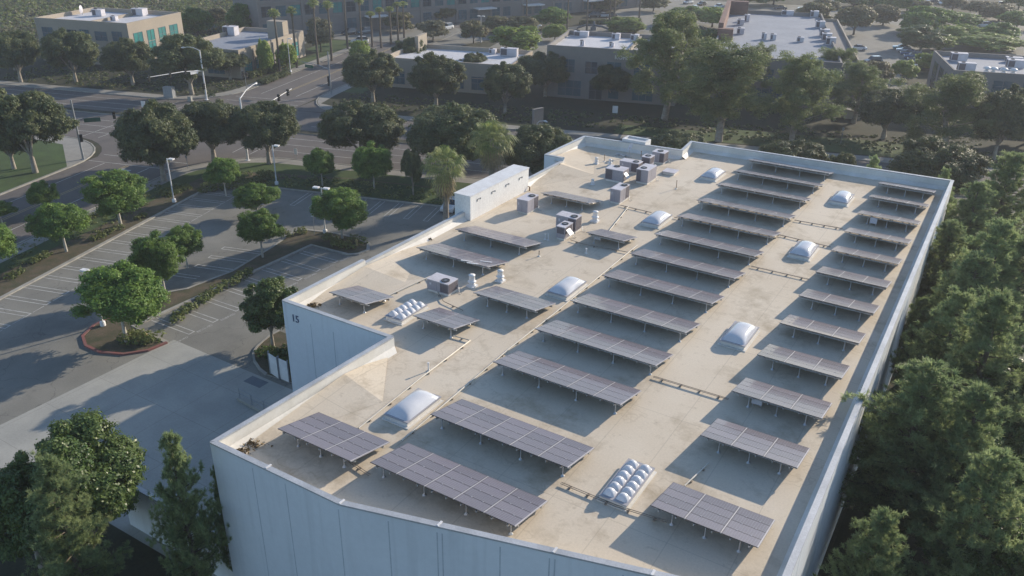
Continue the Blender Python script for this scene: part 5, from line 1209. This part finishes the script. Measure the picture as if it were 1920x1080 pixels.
# free-standing screen wall in front
t = thing('screen_wall', 'free-standing pale concrete wall at the bottom left, behind the slim pine', 'wall', (-42.4, 22.6, 0)); m_ = MB(); m_.box(0, 10.45, -.12, .12, 0, 3.55); m_.build('panel', ['wall_paint'], t); m_ = MB(); m_.box(-.03, 10.48, -.16, .16, 3.55, 3.62); m_.build('cap', ['coping'], t)
sheet('planting_bed', [(-75, -20), (-75, 17), (-52, 20.4), (-44, 21.8), (-31.95, 21.9), (-22.9, 21.95), (-3.5, 27.1), (-3.5, -20)], .02, 'shaded_ground')
sheet('planting_bed', [(-3.4, 20), (-3.4, 92), (4.8, 92), (4.8, 20)], .01, 'shaded_ground')
# plaza sculpture
x, y = G(1113, 57); t = thing('sculpture', 'dark low sculpture on the pale plaza behind the lettered office', 'sculpture', (x, y, .1), ROADANG); m_ = MB()
m_.cbox((0, 0, 0), (1.6, 1.6, .9)); m_.tube([(-5, 0, .3), (-2.5, .6, 1.2), (0, 0, 1.3), (2.5, -.6, 1.2), (5, 0, .3)], .3, 0, 8); m_.build('body', ['joint_dark'], t); m_ = MB(); m_.lathe([(.5, .9), (.35, 2.2), (.15, 2.6)], sides=10); m_.build('figure', ['joint_dark'], t)

# ================================================================== CARS
dm('rubber', (.02, .02, .02), rough=.8); dm('car_glass', (.02, .025, .03), rough=.08, spec=.8); dm('lamp_glass', (.7, .7, .7), rough=.2)
CARC = {'white': (.7, .7, .7), 'silver': (.4, .41, .43), 'dark': (.03, .032, .038), 'blue': (.04, .08, .18), 'teal': (.1, .25, .3), 'yellow': (.5, .36, .12), 'grey': (.15, .16, .17), 'red': (.25, .03, .03)}
for k, v in CARC.items(): MT['car_'+k] = mat('car_paint_'+k, v, tuple(q*.96 for q in v), 1, .25, fine=0, spec=.5, coat=.8)
def loft(mb, secs, mi=0, smooth=False):
    n = len(secs[0]); V = [p_ for s_ in secs for p_ in s_]; F = [(i*n+j, (i+1)*n+j, (i+1)*n+(j+1) % n, i*n+(j+1) % n) for i in range(len(secs)-1) for j in range(n)]
    mb.add(V, F+[tuple(range(n)), tuple(range((len(secs)-1)*n, len(secs)*n))[::-1]], mi, smooth)
def car_parts(suv):
    h0 = .95 if not suv else 1.08; h1 = 1.43 if not suv else 1.75; b = MB()
    def sec(x, zb, zt, w_): return [(x, -w_, zb), (x, w_, zb), (x, w_+.02, zb+(zt-zb)*.55), (x, w_*.93, zt-.04), (x, w_*.8, zt), (x, -w_*.8, zt), (x, -w_*.93, zt-.04), (x, -w_-.02, zb+(zt-zb)*.55)]
    loft(b, [sec(-2.28, .38, .72, .7), sec(-2.15, .25, .82, .82), sec(-1.3, .22, h0-.05, .88), sec(-.8, .2, h0, .9), sec(.9 if not suv else 1.5, .2, h0+.02, .9), sec(1.7, .22, h0-.02, .88), sec(2.15, .28, h0-.1, .82), sec(2.25, .4, h0-.25, .7)])
    x0, x1, x2, x3 = (-1.05, -.35, .75, 1.6) if not suv else (-1.05, -.4, 1.6, 2.05)
    r = MB(); loft(r, [[(x1-.05, -.62, h1-.05), (x1-.05, .62, h1-.05), (x1-.05, .6, h1-.02), (x1-.05, -.6, h1-.02)], [(x1+.15, -.64, h1-.04), (x1+.15, .64, h1-.04), (x1+.15, .58, h1+.02), (x1+.15, -.58, h1+.02)], [(x2, -.64, h1-.04), (x2, .64, h1-.04), (x2, .58, h1+.01), (x2, -.58, h1+.01)]])
    g = MB(); loft(g, [[(x0, -.78, h0-.03), (x0, .78, h0-.03), (x0, .76, h0), (x0, -.76, h0)], [(x1, -.82, h0-.03), (x1, .82, h0-.03), (x1, .62, h1-.03), (x1, -.62, h1-.03)], [(x2, -.82, h0-.03), (x2, .82, h0-.03), (x2, .62, h1-.03), (x2, -.62, h1-.03)], [(x3, -.78, h0-.03), (x3, .78, h0-.03), (x3, .76, h0), (x3, -.76, h0)]])
    wl_ = MB(); wl_.tube([(0, -.1, 0), (0, .1, 0)], .33, 0, 16); rim = MB(); rim.tube([(0, -.108, 0), (0, .108, 0)], .19, 0, 10)
    hl = MB(); hl.box(-.06, .03, -.16, .16, -.06, .06)
    return b, r, g, wl_, rim, hl
CP = {s_: car_parts(s_) for s_ in (False, True)}; _cm = {}
def car(label, x, y, ang, col, suv=False, group='parked cars in the distance', z=.13):
    key = (col, suv)
    if key not in _cm:
        b, r, g, wl_, rim, hl = CP[suv]; _cm[key] = (b.mesh('body', ['car_'+col]), r.mesh('roof', ['car_'+col]), g.mesh('window', ['car_glass']), wl_.mesh('wheel', ['rubber']), rim.mesh('rim', ['galvanised']), hl.mesh('headlight', ['lamp_glass']))
    b, r, g, wl_, rim, hl = _cm[key]; t = thing('parked_car', label, 'car', (x, y, z), ang, group)
    link('body', b, t); link('roof', r, t); link('window', g, t)
    for wx in (-1.4, 1.38):
        for wy in (-.82, .82): o = link('wheel', wl_, t, (wx, wy, .33)); link('rim', rim, o)
    for wy in (-.6, .6): link('headlight', hl, t, (-2.22, wy, .62))
    return t
RA = ROADANG
cars = [(395, 56, 'yellow', 0, RA, 'yellow car parked behind the low sunlit office'), (365, 59, 'dark', 0, RA, 'dark car left of the yellow one behind the low office'),
        (675, 80, 'white', 1, RA+.3, 'white car beside the lawn behind the thin palms'), (655, 64, 'dark', 1, RA+1.1, 'dark car before the long office, left of a pair near the palms'), (684, 62, 'grey', 1, RA+1.1, 'dark grey car before the long office, right of a pair near the palms'),
        (838, 54, 'white', 1, RA+1.2, 'white car behind the grey-leaved tree in the far car park'), (896, 52, 'dark', 1, RA+1.2, 'dark car in the far car park behind the near-white roof'), (950, 46, 'silver', 0, RA+1.2, 'silver car in the far car park with a bright glint'),
        (965, 44, 'red', 0, RA+1.2, 'dark red car right of the silver car'), (1113, 31, 'dark', 1, RA+.2, 'dark high car before the long office entrance'), (1130, 31, 'silver', 0, RA+.2, 'silver car tucked behind the dark high car'), (1144, 30, 'dark', 0, RA+.2, 'black car right of the silver one before the entrance'),
        (1608, 93, 'white', 0, RA, 'white car by the right parapet of the large grey roof'), (1636, 118, 'dark', 1, RA+.5, 'dark car with a bright glint below the white car'),
        (1690, 92, 'teal', 0, RA, 'teal car at the far end of the parked row'), (1697, 97, 'silver', 0, RA, 'silver car, second from the far end of the parked row'), (1705, 103, 'blue', 0, RA, 'blue car in the middle of the parked row, farther one'), (1712, 109, 'blue', 1, RA, 'blue high car in the middle of the parked row'),
        (1719, 115, 'dark', 0, RA, 'black car, third from the near end of the parked row'), (1726, 121, 'dark', 1, RA, 'black high car, second from the near end of the parked row'), (1733, 128, 'grey', 0, RA, 'grey car at the near end of the parked row'),
        (1463, 17, 'dark', 0, RA, 'dark car behind the back edge of the large grey roof'), (1508, 18, 'white', 0, RA, 'white car behind the right part of the large grey roof'), (1556, 11, 'silver', 1, RA+.6, 'silver high car at the photo top right of the large grey roof'),
        (1290, 6, 'silver', 0, RA+1.1, 'silver car at the photo top, in the far lot between trees'), (1302, 17, 'white', 0, RA+1.1, 'white car at the photo top, in front of the silver one'), (1347, 14, 'white', 0, RA+1.1, 'white car near the brick screen at the photo top'), (1316, 9, 'dark', 0, RA+1.1, 'dark car at the photo top, between two white ones'),
        (1607, 10, 'dark', 0, RA, 'dark car under trees at the photo top'), (1632, 10, 'dark', 0, RA, 'dark car with a glint under trees at the photo top'), (1749, 4, 'dark', 0, RA, 'dark car in the far top right lot, leftmost'), (1764, 7, 'white', 1, RA+1.5, 'pale van in the far top right lot'),
        (1786, 13, 'silver', 0, RA, 'silver car in the far top right lot'), (1813, 15, 'white', 0, RA, 'white car in the far top right lot near the middle'), (1856, 15, 'dark', 0, RA, 'low black car beside the high black one in the top right lot'), (1874, 11, 'dark', 1, RA, 'high black car in the top right lot'),
        (1897, 3, 'grey', 0, RA, 'grey car at the very top of the right-hand lot'), (1842, 50, 'white', 1, RA+.2, 'white car half hidden between green trees at right'), (1880, 55, 'silver', 0, RA+.2, 'silver car roof right of the half hidden white car'), (1893, 84, 'white', 0, RA+.1, 'white car above the dark-fronted office roof'),
        (1917, 30, 'dark', 0, RA, 'dark car at the right edge near the top'), (1910, 34, 'white', 0, RA, 'white car at the right edge near the top'), (1750, 33, 'white', 0, RA, 'white car between the brownish trees at the top right'), (1798, 33, 'silver', 0, RA, 'silver car behind the green trees at the top right')]
for px, py, col, suv, an, lb in cars:
    x, y = G(px, py+1, .13); car(lb, x, y, an, col, bool(suv))
x, y = G(847, 391); car('white car nose showing beside the white parapet box', x, y, RA+pi/2, 'white', False, None, 0.01)

# ================================================================== HAZE
dm('haze_dummy', (.5, .5, .5)); hz = MT['haze_dummy']; hz.name = 'haze'; n_ = hz.node_tree.nodes; l_ = hz.node_tree.links
for q in list(n_):
    if q.type != 'OUTPUT_MATERIAL': n_.remove(q)
pv = n_.new('ShaderNodeVolumePrincipled'); pv.inputs['Color'].default_value = (.86, .9, 1, 1); pv.inputs['Density'].default_value = .00034; pv.inputs['Anisotropy'].default_value = .25
l_.new(pv.outputs[0], n_['Material Output'].inputs['Volume'])
m_ = MB(); m_.box(-3100, 3100, -500, 5100, -1.2, 41); tag(m_.build('haze', ['haze_dummy']), kind='stuff')
